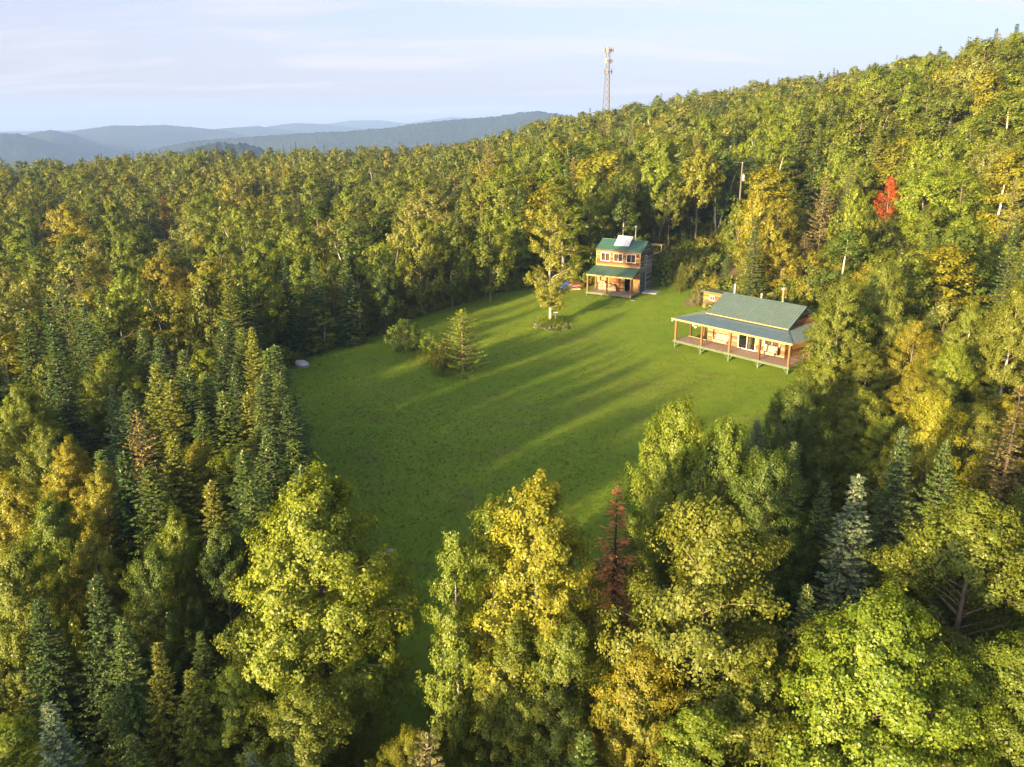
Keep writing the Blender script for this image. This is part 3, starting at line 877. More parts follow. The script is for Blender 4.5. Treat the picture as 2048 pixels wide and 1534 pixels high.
# bottom left spruces
apex(95, 1405, 8.5, 'spruce_near', 1.6, 'silvery blue', 'frosty blue spruce in the bottom left corner', 0)
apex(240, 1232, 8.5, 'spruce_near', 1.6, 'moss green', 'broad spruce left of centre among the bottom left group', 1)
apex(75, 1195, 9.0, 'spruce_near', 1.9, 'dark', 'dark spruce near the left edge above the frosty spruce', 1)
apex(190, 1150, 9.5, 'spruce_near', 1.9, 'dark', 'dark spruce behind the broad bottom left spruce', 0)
apex(312, 1285, 7.5, 'spruce_near', 1.2, 'yellowish', 'yellow-tipped slender spruce right of the broad bottom left one', 2)
apex(378, 1338, 7.0, 'spruce_near', 1.3, 'yellowish', 'bushy yellow-tipped spruce beside the big front maple', 2)
apex(400, 1262, 5.5, 'spruce_near', 1.0, 'moss green', 'small spruce by the bare dirt patch', 2)
apex(500, 1500, 6.0, 'spruce_near', 1.1, 'silvery blue', 'pale spruce top at the bottom edge under the front maple', 1)
apex(265, 1470, 6.5, 'spruce_near', 1.4, 'moss green', 'green spruce at the bottom edge right of the frosty spruce', 0)
apex(20, 1440, 7.0, 'maple_near', 2.2, 'yellow green', 'yellow-green bush tree in the bottom left corner', 2)
# left stand
for i, (px, py) in enumerate([(283, 655), (314, 672), (449, 638), (482, 656), (502, 652), (536, 698), (524, 748), (469, 722), (446, 782), (495, 784),
                              (518, 808), (534, 851), (376, 748), (410, 743), (311, 725), (484, 900), (254, 779), (244, 903), (296, 930), (345, 868), (363, 700), (443, 690), (575, 790), (585, 880), (420, 960), (560, 745), (550, 690), (600, 930), (500, 960), (340, 760), (400, 820)]):
    kind = 'spruce_near'
    apex(px, py, 9.6 + 1.3 * ((i * 37) % 10) / 10, kind, 2.15 + .5 * ((i * 53) % 10) / 10, ['moss green', 'blue green', 'dark', 'moss green', 'yellowish'][i % 5], None, i % 3)
for px, py, h, r_, tn, k in [(215, 698, 9, 2.8, 'yellow green', 'maple_near'), (405, 690, 9.5, 2.3, 'yellow green', 'birch_near'), (95, 850, 9, 2.5, 'olive', 'maple_near'), (40, 775, 9, 2.4, 'yellow green', 'maple_near'),
                             (130, 872, 9, 2.0, 'golden', 'birch_near'), (195, 925, 10, 1.8, 'golden', 'birch_near'), (395, 875, 9, 1.7, 'golden', 'birch_near'), (462, 890, 8.5, 1.9, 'yellow green', 'birch_near'),
                             (20, 950, 10, 2.4, 'golden', 'maple_near'), (95, 990, 10, 2.2, 'mid green', 'maple_near'), (172, 1052, 9, 1.5, 'golden', 'birch_near'), (30, 1080, 10, 2.3, 'mid green', 'maple_near'), (350, 1020, 9.5, 2.0, 'mid green', 'maple_near'), (440, 1050, 9, 1.9, 'deep green', 'maple_near'), (300, 1090, 9, 1.9, 'deep green', 'maple_near')]:
    apex(px, py, h, k, r_, tn)
apex(342, 572, 10.5, 'birch', 2.7, 'golden', 'golden birch with several white stems above the left spruces', 2)
# far side of the lawn
foot(585, 712, 512, 'spruce', 2.1, 'dark', 'dark spruce with feathery boughs behind the pale boulder', 1)
foot(640, 700, 505, 'spruce', 2.4, 'blue green', 'broad blue green spruce at the far left lawn edge', 3)
foot(700, 690, 500, 'spruce', 2.3, 'blue green', 'second broad spruce at the far left lawn edge', 1)
foot(520, 715, 585, 'maple', 2.4, 'bright green', 'bright green young maple left of the pale boulder', 4)
foot(650, 702, 612, 'birch', 1.6, 'mid green', 'small leafy green tree before the broad spruce at the lawn edge', 0)
foot(720, 682, 572, 'birch', 1.6, 'mid green', 'slender leafy tree at the lawn edge left of the round bush', 0)
foot(770, 668, 500, 'maple', 2.3, 'deep green', None, 4)
foot(905, 615, 440, 'maple', 2.9, 'mid green', 'dense green maple at the back lawn edge left of the bright one', 1)
foot(981, 604, 425, 'maple', 2.9, 'yellow green', 'bright yellow-green maple on a short stem behind the lawn birch', 0)
foot(845, 632, 440, 'maple', 2.8, 'olive', None, 0)
put('lawn_birch', BIRCH[0], BIRCH[1], 15.0, 3.3, 'golden', 'tall white-stemmed birch standing alone on the stone-edged mound', 0, 1.0)
put('larch', LARCH[0], LARCH[1], 6.5, 2.9, 'yellow green', 'wispy young larch in its ring of stones on the lawn', 0, .4)
foot(1311, 505, 318, 'tall', 4.1, 'yellow green', 'many-stemmed tall tree behind the two-storey cabin', 1)
foot(1389, 500, 300, 'tall', 3.5, 'golden', 'tall single-stemmed tree right of the two-storey cabin', 0)
foot(1205, 520, 385, 'tall', 2.6, 'mid green', 'thin-stemmed tree left behind the two-storey cabin', 2)
foot(1246, 515, 345, 'tall', 2.8, 'mid green', None, 2)
foot(1335, 515, 380, 'tall', 2.6, 'olive', None, 0)
foot(1160, 530, 400, 'tall', 2.5, 'deep green', None, 2)
foot(1270, 512, 360, 'birch', 2.2, 'mid green', None, 1)
foot(1360, 583, 524, 'spruce', 1.4, 'yellowish', 'little yellowish spruce between the two cabins', 0)
foot(1362, 508, 442, 'spruce', 1.3, 'moss green', 'young spruce behind the right end of the two-storey cabin', 2)
foot(1290, 500, 455, 'spruce', 1.2, 'yellowish', 'small spruce peeking over the cabin roof beside the stovepipe', 2)
foot(1325, 572, 490, 'spruce', 2.0, 'moss green', 'bushy spruce beside the dark gable of the two-storey cabin', 3)
foot(1450, 585, 505, 'spruce', 1.6, 'moss green', 'spruce beside the track left of the long cabin roof', 1)
# slope right of the track
foot(1500, 575, 372, 'maple', 2.7, 'golden', None, 0)
foot(1545, 570, 395, 'maple', 2.6, 'golden', None, 4)
foot(1630, 560, 345, 'pine', 3.0, 'tan', 'tawny sunlit pine with pale trunk above the long cabin', 0)
foot(1560, 590, 480, 'maple', 2.5, 'golden', None, 1)
foot(1690, 560, 370, 'maple', 2.6, 'yellow green', None, 0)
foot(1600, 575, 470, 'pine', 2.8, 'tan', None, 0)
foot(1660, 600, 490, 'maple', 3.0, 'golden', None, 2)
apex(1785, 352, 8.0, 'maple', 2.0, 'scarlet', 'scarlet-leaved tree glowing alone on the right slope', 4)
apex(612, 292, 11, 'dead', 1.5, 'brick red', 'brick-red dead spruce on the far left skyline', 0)
apex(324, 390, 10, 'dead', 1.2, 'brick red', 'small brick-red dead spruce in the left forest', 0)
# trees crowding the right end of the long cabin
for px, py, tp, r_, tn, k, v_ in [(1650, 850, 545, 2.8, 'olive', 'birch_near', 1), (1640, 860, 690, 2.3, 'yellow green', 'maple_near', 2), (1720, 880, 700, 2.6, 'olive', 'birch_near', 1), (1735, 800, 520, 2.9, 'olive', 'maple_near', 0),
                                (1600, 840, 760, 1.5, 'bright green', 'maple_near', 2), (1800, 860, 640, 2.8, 'golden', 'maple_near', 1), (1900, 860, 600, 2.5, 'olive', 'birch_near', 1), (1980, 900, 560, 2.8, 'olive', 'birch_near', 1),
                                (1850, 960, 745, 2.6, 'olive', 'birch_near', 1), (1780, 760, 500, 2.6, 'olive', 'birch', 1), (1935, 980, 800, 2.6, 'golden', 'birch_near', 1), (1690, 780, 560, 2.3, 'golden', 'birch_near', 0)]:
    foot(px, py, tp, k, r_, tn, None, v_)
for px, py, tp, r_, tn, k, v_ in [(1700, 975, 770, 2.5, 'olive', 'maple_near', 0), (1800, 960, 735, 2.6, 'golden', 'birch_near', 1), (1870, 930, 690, 2.6, 'yellow green', 'maple_near', 2), (1750, 1010, 830, 2.4, 'yellow green', 'maple_near', 1), (1620, 900, 790, 1.9, 'golden', 'birch_near', 1), (1980, 1010, 790, 2.6, 'golden', 'birch_near', 1)]:
    foot(px, py, tp, k, r_, tn, None, v_)
apex(1480, 400, 9.5, 'maple', 2.1, 'mid green', 'green maple hiding the foot of the transformer pole', 3)
# lawn bushes
foot(810, 700, 640, 'bush', 1.8, 'mid green', 'round green bush on the lawn in front of the forest edge', 0)
foot(888, 738, 683, 'bush', 1.5, 'golden', 'sunlit yellow bush beside the young larch', 1)
foot(862, 705, 668, 'bush', 1.3, 'bright green', 'low green bush behind the sunlit yellow one', 1)
foot(1395, 612, 574, 'bush', 1.0, 'tan', 'thin brown bush at the corner of the small shed', 1)
foot(1425, 592, 552, 'bush', 1.5, 'golden', 'golden bush behind the small shed', 0)

# ---- the rest of the wood, standing naturally spaced, kept off the lawn, the cabins and the view of them
CLEAR = np.array([(555, 745), (620, 712), (700, 690), (790, 655), (870, 625), (950, 600), (1050, 580), (1165, 570), (1165, 540), (1190, 495), (1205, 470), (1225, 465), (1275, 445), (1310, 480), (1312, 575), (1345, 575),
                  (1400, 570), (1455, 575), (1610, 605), (1625, 640), (1600, 690), (1585, 745), (1575, 800), (1500, 835), (1430, 800), (1300, 890), (1180, 945), (1100, 935), (1000, 990), (880, 1050), (865, 1130),
                  (930, 1300), (935, 1400), (820, 1400), (805, 1300), (775, 1150), (735, 1010), (640, 940), (610, 880), (590, 800)], float)
HOUSES = [((25.4, 84.7), 9.6), ((15.0, 113.4), 6.3), ((26.5, 92.5), 4.5)]
TARGETS = [(-15, 77.4, .3), (-10, 82.8, .3), (-5, 83, 1.5), (-5.5, 87.5, .2), (-.5, 93, .2), (4.6, 98.5, .3), (10, 104, .2), (14, 103, .2), (18, 100, .2), (20, 105, .2),
           (17.8, 87.6, .9), (20, 85, .9), (22.4, 82, .9), (24.7, 79.3, .9), (26.9, 76.6, .9), (10.2, 111.3, .4), (13, 109.6, .4), (15.8, 108.1, .4), (9, 99, .2)]
TARGETS = [(x, y, float(ground(x, y)) + dz) for x, y, dz in TARGETS]
N_LIT = len(TARGETS)
_sh = SUN_DIR[:2] / np.linalg.norm(SUN_DIR[:2]); _te = math.tan(SUN_EL)

for t in TREES:      # sunlit upper halves of the front trees
    if t['y'] < 62 and t['kind'] in ('maple_near', 'birch_near') and t['h'] > 8.7 and t['x'] < 20: TARGETS.append((t['x'], t['y'], t['z'] + t['h'] * .42))
for t in TREES:      # and of the spruce stand
    if t['kind'] == 'spruce_near' and t['x'] < -12 and t['y'] > 36: TARGETS.append((t['x'], t['y'], t['z'] + t['h'] * .78))
for t in TREES:
    if t['kind'] in ('larch', 'lawn_birch') or (t['kind'] == 'bush' and t['tint'] == 'golden'): TARGETS.append((t['x'], t['y'], t['z'] + t['h'] * .3))
def _shade_points():
    x0, y0 = LAWN.min(0); x1, y1 = LAWN.max(0)
    X, Y = np.meshgrid(np.arange(x0, x1, 2.5), np.arange(y0, y1, 2.5)); X, Y = X.ravel(), Y.ravel()
    ok = in_poly(X, Y, LAWN) & (poly_dist(X, Y, LAWN) > 1)
    for tx, ty, _ in TARGETS[:N_LIT]: ok &= np.hypot(X - tx, Y - ty) > 3.2
    return [(x, y, float(ground(x, y))) for x, y in zip(X[ok], Y[ok])]
SHADE = _shade_points()
def shade_need(x, y, z, r):
    """Height wanted here so that the shaded part of the lawn lies in the wood's shadow."""
    need = 0.
    for tx, ty, tz in SHADE:
        dx, dy = x - tx, y - ty
        d = dx * _sh[0] + dy * _sh[1]
        if 18 < d < 95 and abs(dx * _sh[1] - dy * _sh[0]) < r: need = max(need, tz + d * _te - z + .6)
    return need

def sun_room(x, y, z, r):
    """Height a tree may have here without shading the sunlit spots of the clearing."""
    room = 99.
    for tx, ty, tz in TARGETS:
        dx, dy = x - tx, y - ty
        d = dx * _sh[0] + dy * _sh[1]
        l = abs(dx * _sh[1] - dy * _sh[0])
        if d > 3 and l < r * .8:
            room = min(room, tz + (d - r * .3) * _te - z)
    return room

# things in the wood that must stay in sight: picture x, y, half width, distance
KEEP = [(1485, 345, 5, 128), (1785, 380, 26, 900), (1785, 420, 20, 900), (612, 300, 10, 900), (324, 395, 8, 900), (342, 620, 30, 130), (342, 660, 20, 130), (1311, 430, 20, 140), (1389, 450, 10, 140), (1389, 400, 25, 140), (1213, 200, 14, 455), (1630, 400, 25, 160), (1360, 550, 18, 125), (1237, 1010, 20, 60), (1716, 1000, 30, 60), (1716, 1080, 40, 60)]
for t in TREES:
    if t['kind'] in ('dead', 'dead_near') or t['tint'] == 'scarlet':
        for f_ in (.25, .6, .9):
            a_, b_, d_ = project(t['x'], t['y'], t['z'] + t['h'] * f_); KEEP.append((float(a_), float(b_), 24 if t['tint'] == 'scarlet' else 14, math.hypot(t['x'], t['y'])))
KEEP = [k for k in KEEP if k[3] < 800]

def fill_forest():
    r = np.random.default_rng(21)
    taken = {}
    def key(x, y): return int(x // 5), int(y // 5)
    def add_taken(x, y, s): taken.setdefault(key(x, y), []).append((x, y, s))
    def free(x, y, s):
        kx, ky = key(x, y)
        for i in range(kx - 1, kx + 2):
            for j in range(ky - 1, ky + 2):
                for (a, b, c) in taken.get((i, j), ()):
                    if (a - x) ** 2 + (b - y) ** 2 < (.5 * (s + c)) ** 2: return False
        return True
    for t in TREES: add_taken(t['x'], t['y'], 1.25 * t['r'])
    pts = []
    # rings of candidate spots: dense near, wider apart far off
    for r0, r1, sp, half in [(4, 150, 3.8, math.pi), (150, 260, 4.3, .72), (260, 420, 5.2, .70), (420, 640, 6.4, .70)]:
        n = int((r1 ** 2 - r0 ** 2) * half / (sp * sp) * 1.9)
        R = np.sqrt(r.uniform(r0 ** 2, r1 ** 2, n)); A = r.uniform(-half, half, n)
        X, Y = R * np.sin(A), R * np.cos(A)
        Z = ground(X, Y)
        inl = in_poly(X, Y, LAWN) | (poly_dist(X, Y, LAWN) < 1.3)
        inp = in_poly(X, Y, PATH) | (poly_dist(X, Y, PATH) < 1.6)
        for x, y, z, d, a, il, ip in zip(X, Y, Z, R, A, inl, inp):
            if il or ip: continue
            if abs(a) > .75 and d > (130 if (x < 20) else 60): continue
            if math.hypot(x, y + 2) < 9 and True:      # the spot the picture was taken above stays open
                continue
            if any(math.hypot(x - hx, y - hy) < hr for (hx, hy), hr in HOUSES): continue
            pts.append((x, y, z, d, sp))
    out = []
    for x, y, z, d, sp in pts:
        cf = .16 + .22 * math.exp(-((x + 30) ** 2 + (y - 60) ** 2) / 900) + .16 * math.exp(-((x - 45) ** 2 + (y - 110) ** 2) / 700)
        cf *= .85 if d > 150 else 1
        if y < 45 and x < -12: cf += .2
        con = r.random() < cf + .06
        if -37 < x < -13 and 38 < y < 74 and not con and r.random() < .6: con = True
        hb = 9.5 + 5.0 * min(1, max(0, (y - 95) / 50)) * min(1, max(.2, (x + 28) / 42))
        h = hb * r.uniform(.66, 1.22)
        if con: h *= r.uniform(.9, 1.2)
        if y < 60: h = min(max(h, 8.0), 12.0)
        if -37 < x < -13 and 38 < y < 74: h = min(h, 7.0)      # low growth between the spruces of the stand
        if x < -8 and abs(math.atan2(x, max(y, .1))) > .66 and x + y < 45: h = r.uniform(9.5, 11.5)   # unseen trees west of the clearing, beside the picture, height set for the light
        rad = h * (r.uniform(.16, .21) if con else (r.uniform(.23, .35) if d > 115 else r.uniform(.20, .31)))
        s = sp * (.8 if con else 1.0) * r.uniform(.9, 1.15)
        if not free(x, y, s): continue
        if (x < -16 or y < 12) and x < 4:
            nd = shade_need(x, y, z, rad)
            out_of_view = abs(math.atan2(x, max(y, .1))) > .64 or y < 14
            cap = 13.5 if out_of_view else 12.5
            if nd > h: h = min(cap, nd); rad = max(rad, h * .2)  # trees beside and outside the view grown taller just to shade the lawn
        room = sun_room(x, y, z, rad)
        if room < h:
            if room < 3.0: continue
            rad *= max(.6, room / h); h = room
        # never in front of the clearing as seen in the picture
        px, py, dep = project(x, y, z + h)
        if dep > 2:
            sc = F / dep
            ok = True
            top, bot = py, py + h * sc * .93
            if y < 118:
                for fx, fy in ((0, .0), (0, .15), (-.45, .3), (.45, .3), (-.95, .6), (.95, .6), (0, .5), (-.95, .85), (.95, .85)):
                    qx, qy = px + fx * rad * sc, top + fy * (bot - top)
                    if in_poly(np.array([qx]), np.array([qy]), CLEAR)[0]: ok = False; break
            if not ok: continue
            if dep < 9: continue
        elif math.hypot(x, y) < 14: continue
        hide = False
        for kx, ky, kr, kd in KEEP:
            if d < kd - 1 and abs(px - kx) < kr + rad * F / max(dep, 1) * .8 and py < ky + kr and ky < py + h * F / max(dep, 1):
                hide = True; break
        if dep > 2 and hide: continue
        add_taken(x, y, s)
        if con:
            kind = 'spruce' if r.random() < .86 else ('pine' if r.random() < .8 else 'dead')
            tint = r.choice(['dark', 'moss green', 'blue green', 'yellowish'], p=[.35, .35, .15, .15])
            if kind == 'dead' and d < 75: kind = 'spruce'
            if kind == 'dead': tint = 'tan'
            if kind == 'pine': tint = r.choice(['moss green', 'yellowish', 'tan'])
        else:
            kind = 'birch' if r.random() < .25 else ('tall' if (h > 13 and r.random() < .12) else 'maple')
            tint = r.choice(['yellow green', 'golden', 'olive', 'mid green', 'deep green', 'pale green'], p=[.28, .14, .22, .2, .08, .08])
        if d < 62 and kind in ('maple', 'birch', 'spruce', 'dead'): kind += '_near'
        out.append(dict(kind=kind, x=float(x), y=float(y), z=float(z), h=float(h), r=float(rad), tint=str(tint), label=None, var=None, hand=False, rot=None))
    return out
FILL = fill_forest()

def in_view(t):
    px, py, d = project(t['x'], t['y'], t['z'] + t['h'] * .85)
    m = t['r'] * F / max(d, 1)
    return d > 3 and -m < px < W0 + m and py < H0 + m * .6
cand = [t for t in FILL if in_view(t)]
size = lambda t: t['h'] * t['r'] / (t['x'] ** 2 + t['y'] ** 2)
cand.sort(key=size, reverse=True)
nb_ = 300 - sum(t['kind'] in BROAD and t['kind'] != 'bush' for t in TREES)
nc_ = 170 - sum(t['kind'] not in BROAD for t in TREES)
single = []
for t in cand:
    if t['kind'] in BROAD:
        if nb_ > 0: single.append(t); nb_ -= 1
    elif nc_ > 0: single.append(t); nc_ -= 1
sid = {id(t) for t in single}
MASS = [t for t in FILL if id(t) not in sid]
TREES += single

# ---- labels that single each tree out
MARKS = [('the two-storey cabin', 1238, 530), ('the long cabin', 1470, 650), ('the pale boulder', 605, 727), ('the scarlet tree', 1785, 395), ('the utility pole', 1485, 400), ('the tall lattice mast', 1214, 200),
         ('the silvery tan-tipped spruce', 1716, 1060), ('the sunlit right-hand maple', 1790, 1330), ('the big front maple', 620, 1200), ('the large golden front birch', 1090, 1100), ('the golden many-stemmed birch', 342, 630),
         ('the frosty corner spruce', 95, 1470), ('the lawn birch', 1085, 520), ('the brick-red skyline spruce', 612, 305), ('the round lawn bush', 810, 670), ('the tan half-dead conifer', 2030, 860), ('the small red spruce', 324, 400)]
NOUN = {'maple_near': 'maple', 'maple': 'maple', 'birch_near': 'birch', 'birch': 'birch', 'tall': 'tall tree', 'spruce_near': 'spruce', 'spruce': 'spruce', 'pine': 'pine', 'dead': 'half-dead conifer', 'dead_near': 'dead spruce', 'larch': 'larch', 'bush': 'bush', 'lawn_birch': 'birch'}
ORD = ['nearest to it', 'second from it', 'third from it', 'fourth from it', 'fifth from it', 'sixth from it', 'seventh from it', 'eighth from it', 'ninth from it', 'tenth from it', 'eleventh from it', 'twelfth from it']
def relabel():
    bins = {}
    for t in TREES:
        if t['label']: continue
        px, py, d = project(t['x'], t['y'], t['z'] + t['h'] * .7)
        best = min(MARKS, key=lambda m: math.hypot(px - m[1], (py - m[2]) * 1.3))
        dx, dy = px - best[1], py - best[2]
        ang = math.degrees(math.atan2(-dy, dx)) % 360
        rel = ['right of', 'up right of', 'above', 'up left of', 'left of', 'down left of', 'below', 'down right of'][int((ang + 22.5) // 45) % 8]
        bins.setdefault((t['tint'], NOUN[t['kind']], rel, best[0]), []).append((math.hypot(dx, dy), t))
    for (tint, noun, rel, mark), L in bins.items():
        L.sort(key=lambda q: q[0])
        for i, (_, t) in enumerate(L):
            tail = '' if len(L) == 1 else ', ' + (ORD[i] if i < len(ORD) else 'farther out from it')
            t['label'] = f'{tint} {noun} {rel} {mark}{tail}'
relabel()

NAME = {'maple_near': 'maple_tree', 'maple': 'maple_tree', 'birch_near': 'birch_tree', 'birch': 'birch_tree', 'tall': 'broadleaf_tree', 'spruce_near': 'spruce_tree', 'spruce': 'spruce_tree', 'pine': 'pine_tree', 'dead': 'dead_spruce', 'dead_near': 'dead_spruce', 'larch': 'larch_tree', 'bush': 'garden_bush', 'lawn_birch': 'birch_tree'}
GROUP = {'maple_tree': 'maples of the wood round the clearing', 'birch_tree': 'birches of the wood round the clearing', 'broadleaf_tree': 'tall trees at the wood edge', 'spruce_tree': 'spruces of the wood round the clearing', 'pine_tree': 'pines of the wood', 'dead_spruce': 'dead and dying conifers', 'garden_bush': 'bushes on the lawn'}
rt = random.Random(5)
def plant(t):
    lst = PROTO[t['kind']]
    tr, cr_, H, R = lst[t['var'] % len(lst)] if t['var'] is not None else lst[rt.randrange(len(lst))]
    nm = NAME[t['kind']]
    root = empty(nm, (t['x'], t['y'], t['z'] - .05), rt.uniform(0, 6.283) if t['rot'] is None else t['rot'])
    sxy = t['r'] / R
    sz = t['h'] / H
    root.scale = (sxy, sxy * rt.uniform(.92, 1.08), sz)
    tag(root, t['label'], 'bush' if nm == 'garden_bush' else 'tree', GROUP.get(nm))
    c0 = TINT[t['tint']]
    k = rt.uniform(.88, 1.14)
    a = mesh_obj('trunk', tr, root)
    b = mesh_obj('crown', cr_, root)
    b.color = (c0[0] * k * rt.uniform(.94, 1.06), c0[1] * k, c0[2] * k * rt.uniform(.85, 1.15), 1)
    return root
for t in TREES: plant(t)

# ---- the far wood, with unseen trees added for shade, as one mass: every tree modelled, set out by points
def gn_scatter(name, pts, idx, rot, scale, protos, label, cat, kind='stuff'):
    col = bpy.data.collections.new(name + '_kinds')
    for i, me in enumerate(protos):
        o = bpy.data.objects.new('%s_kind_%02d' % (name, i), me); col.objects.link(o)
    me = bpy.data.meshes.new(name)
    n = len(pts)
    me.vertices.add(n); me.vertices.foreach_set('co', np.asarray(pts, np.float32).ravel())
    a = me.attributes.new('pick', 'INT', 'POINT'); a.data.foreach_set('value', np.asarray(idx, np.int32))
    a = me.attributes.new('turn', 'FLOAT_VECTOR', 'POINT'); a.data.foreach_set('vector', np.asarray(rot, np.float32).ravel())
    a = me.attributes.new('size', 'FLOAT_VECTOR', 'POINT'); a.data.foreach_set('vector', np.asarray(scale, np.float32).ravel())
    ob = mesh_obj(name, me, kind=kind)
    tag(ob, label, cat)
    ng = bpy.data.node_groups.new(name, 'GeometryNodeTree')
    ng.interface.new_socket('Geometry', in_out='INPUT', socket_type='NodeSocketGeometry')
    ng.interface.new_socket('Geometry', in_out='OUTPUT', socket_type='NodeSocketGeometry')
    N, L = ng.nodes, ng.links
    gi, go = N.new('NodeGroupInput'), N.new('NodeGroupOutput')
    ci = N.new('GeometryNodeCollectionInfo'); ci.inputs['Collection'].default_value = col
    ci.inputs['Separate Children'].default_value = True; ci.inputs['Reset Children'].default_value = True
    ip = N.new('GeometryNodeInstanceOnPoints')
    ip.inputs['Pick Instance'].default_value = True
    def attr(nm, typ):
        q = N.new('GeometryNodeInputNamedAttribute'); q.data_type = typ; q.inputs['Name'].default_value = nm; return q.outputs[0]
    L.new(gi.outputs[0], ip.inputs['Points']); L.new(ci.outputs[0], ip.inputs['Instance'])
    L.new(attr('pick', 'INT'), ip.inputs['Instance Index'])
    e2r = N.new('FunctionNodeEulerToRotation'); L.new(attr('turn', 'FLOAT_VECTOR'), e2r.inputs[0]); L.new(e2r.outputs[0], ip.inputs['Rotation'])
    L.new(attr('size', 'FLOAT_VECTOR'), ip.inputs['Scale'])
    L.new(ip.outputs[0], go.inputs[0])
    md = ob.modifiers.new('scatter', 'NODES'); md.node_group = ng
    return ob

def merged(name, wood, crown, mats):
    stem = 'birch' in name
    wv, wq = wood; v, q, lv = crown[:3]
    mi = np.zeros(len(q), int) if len(crown) < 4 else crown[3]
    co = np.concatenate([v, wv]); qq = np.concatenate([q, wq + len(v)])
    return np_mesh(name, co, qq, mats, np.concatenate([lv, np.full(len(wv), .4)]), np.concatenate([mi, np.full(len(wq), len(mats) - 1)]))
FAR = []
for i, (pf, R_, b_) in enumerate([('egg', 3.2, .14), ('round', 3.4, .16), ('vase', 3.3, .2), ('egg', 2.6, .12), ('column', 2.3, .15), ('round', 2.9, .2)]):
    FAR.append((merged('far_broadleaf', *broadleaf(100 + i, H=12, R=R_, base=b_, prof=pf, branches=32, tufts=5, leaves=34, leaf=.30, tuft=.72, gap=3, wood_n=4), [M['far_leaf'], M['bark']]), 12., R_))
for i in range(2):
    FAR.append((merged('far_birch', *broadleaf(110 + i, H=12, R=2.2, base=.2, prof=['column', 'egg'][i], branches=30, tufts=5, leaves=30, leaf=.26, tuft=.58, gap=5, droop=.3, wood_n=4), [M['far_leaf'], M['birch_bark']]), 12., 2.2))
NB = len(FAR)
for i, (R_, dr) in enumerate([(1.8, .25), (2.1, .3), (1.5, .15)]):
    FAR.append((merged('far_conifer', *conifer(120 + i, H=11, R=R_, whorls=24, nb=6, spray=1, droop=dr, width=.13, step=.34), [M['far_needle'], M['cone'], M['bark_dark']]), 11., R_))
def mass():
    r = np.random.default_rng(31)
    P, I, Rt, S = [], [], [], []
    for t in MASS:
        k = r.integers(NB) if t['kind'] in BROAD else NB + r.integers(len(FAR) - NB)
        _, H, R = FAR[k]
        P.append((t['x'], t['y'], t['z'] - .1)); I.append(k); Rt.append((0, 0, r.uniform(0, 6.283)))
        S.append((t['r'] / R, t['r'] / R * r.uniform(.9, 1.1), t['h'] / H))
    return P, I, Rt, S
print('trees singly', len(TREES), 'in the mass', len(MASS))
gn_scatter('distant_forest', *mass(), [f[0] for f in FAR], 'dense mixed forest covering the hillside beyond the nearer trees, plus unseen trees for shade', 'forest')

# ---- undergrowth along the wood's edge and in its gaps
UND = []
for i in range(3):
    (wv, wq), (v, q, lv) = broadleaf(130 + i, H=1.5, R=.95, base=.02, prof='round', branches=20, tufts=3, leaves=22, leaf=.15, tuft=.30, stems=3, bark=.02, wood_n=4)
    UND.append(merged('undergrowth_bush', (wv, wq), (v, q, lv), [M['far_leaf'], M['bark']]))
def fern(seed):
    r = np.random.default_rng(seed); C, Nn, T, Ln, Wd = [], [], [], [], []
    for k in range(11):
        a = 6.283 * k / 11 + r.normal(0, .2); d = np.array([math.cos(a), math.sin(a), 0])
        L = r.uniform(.5, .8)
        for s in np.linspace(.2, 1, 7):
            p = d * L * s * .8 + np.array([0, 0, L * (.9 * s - .75 * s * s)])
            for sg in (-1, 1):
                sd = np.array([-d[1], d[0], 0]) * sg
                C.append(p + sd * .09 * (1.1 - s)); T.append(sd + d * .4); Nn.append(np.array([0, 0, 1.]) + r.normal(0, .2, 3)); Ln.append(.26 * (1.15 - s)); Wd.append(.09)
    v = leaf_quads(np.array(C), np.array(Nn), np.array(T), np.array(Ln), np.array(Wd))
    return np_mesh('undergrowth_fern', v, np.arange(len(v)).reshape(-1, 4), M['far_leaf'], np.full(len(v), .6))
UND += [fern(1), fern(2)]
def undergrowth():
    r = np.random.default_rng(41); P, I, Rt, S = [], [], [], []
    n = 30000
    X, Y = r.uniform(-75, 75, n), r.uniform(8, 150, n)
    dl = poly_dist(X, Y, LAWN); inl = in_poly(X, Y, LAWN); inp = in_poly(X, Y, PATH)
    Z = ground(X, Y)
    for x, y, z, d, il, ip in zip(X, Y, Z, dl, inl, inp):
        if ip or (il and d > .5): continue
        if any(math.hypot(x - hx, y - hy) < hr * .93 for (hx, hy), hr in HOUSES): continue
        p = 1.0 if (d < 3) else .28
        if r.random() > p: continue
        near_lawn = d < 1.6
        k = (3 + r.integers(2)) if (r.random() < (.6 if near_lawn else .25)) else r.integers(3)
        s = r.uniform(.6, 1.0) if near_lawn else r.uniform(.8, 1.8)
        if x > -3 and y < 60 and d < 4: s *= .7
        P.append((x, y, z)); I.append(int(k)); Rt.append((r.normal(0, .1), r.normal(0, .1), r.uniform(0, 6.283))); S.append((s, s, s * r.uniform(.7, 1.1)))
    return P, I, Rt, S
gn_scatter('undergrowth', *undergrowth(), UND, 'low ferns and leafy undergrowth along the wood edge', 'undergrowth')

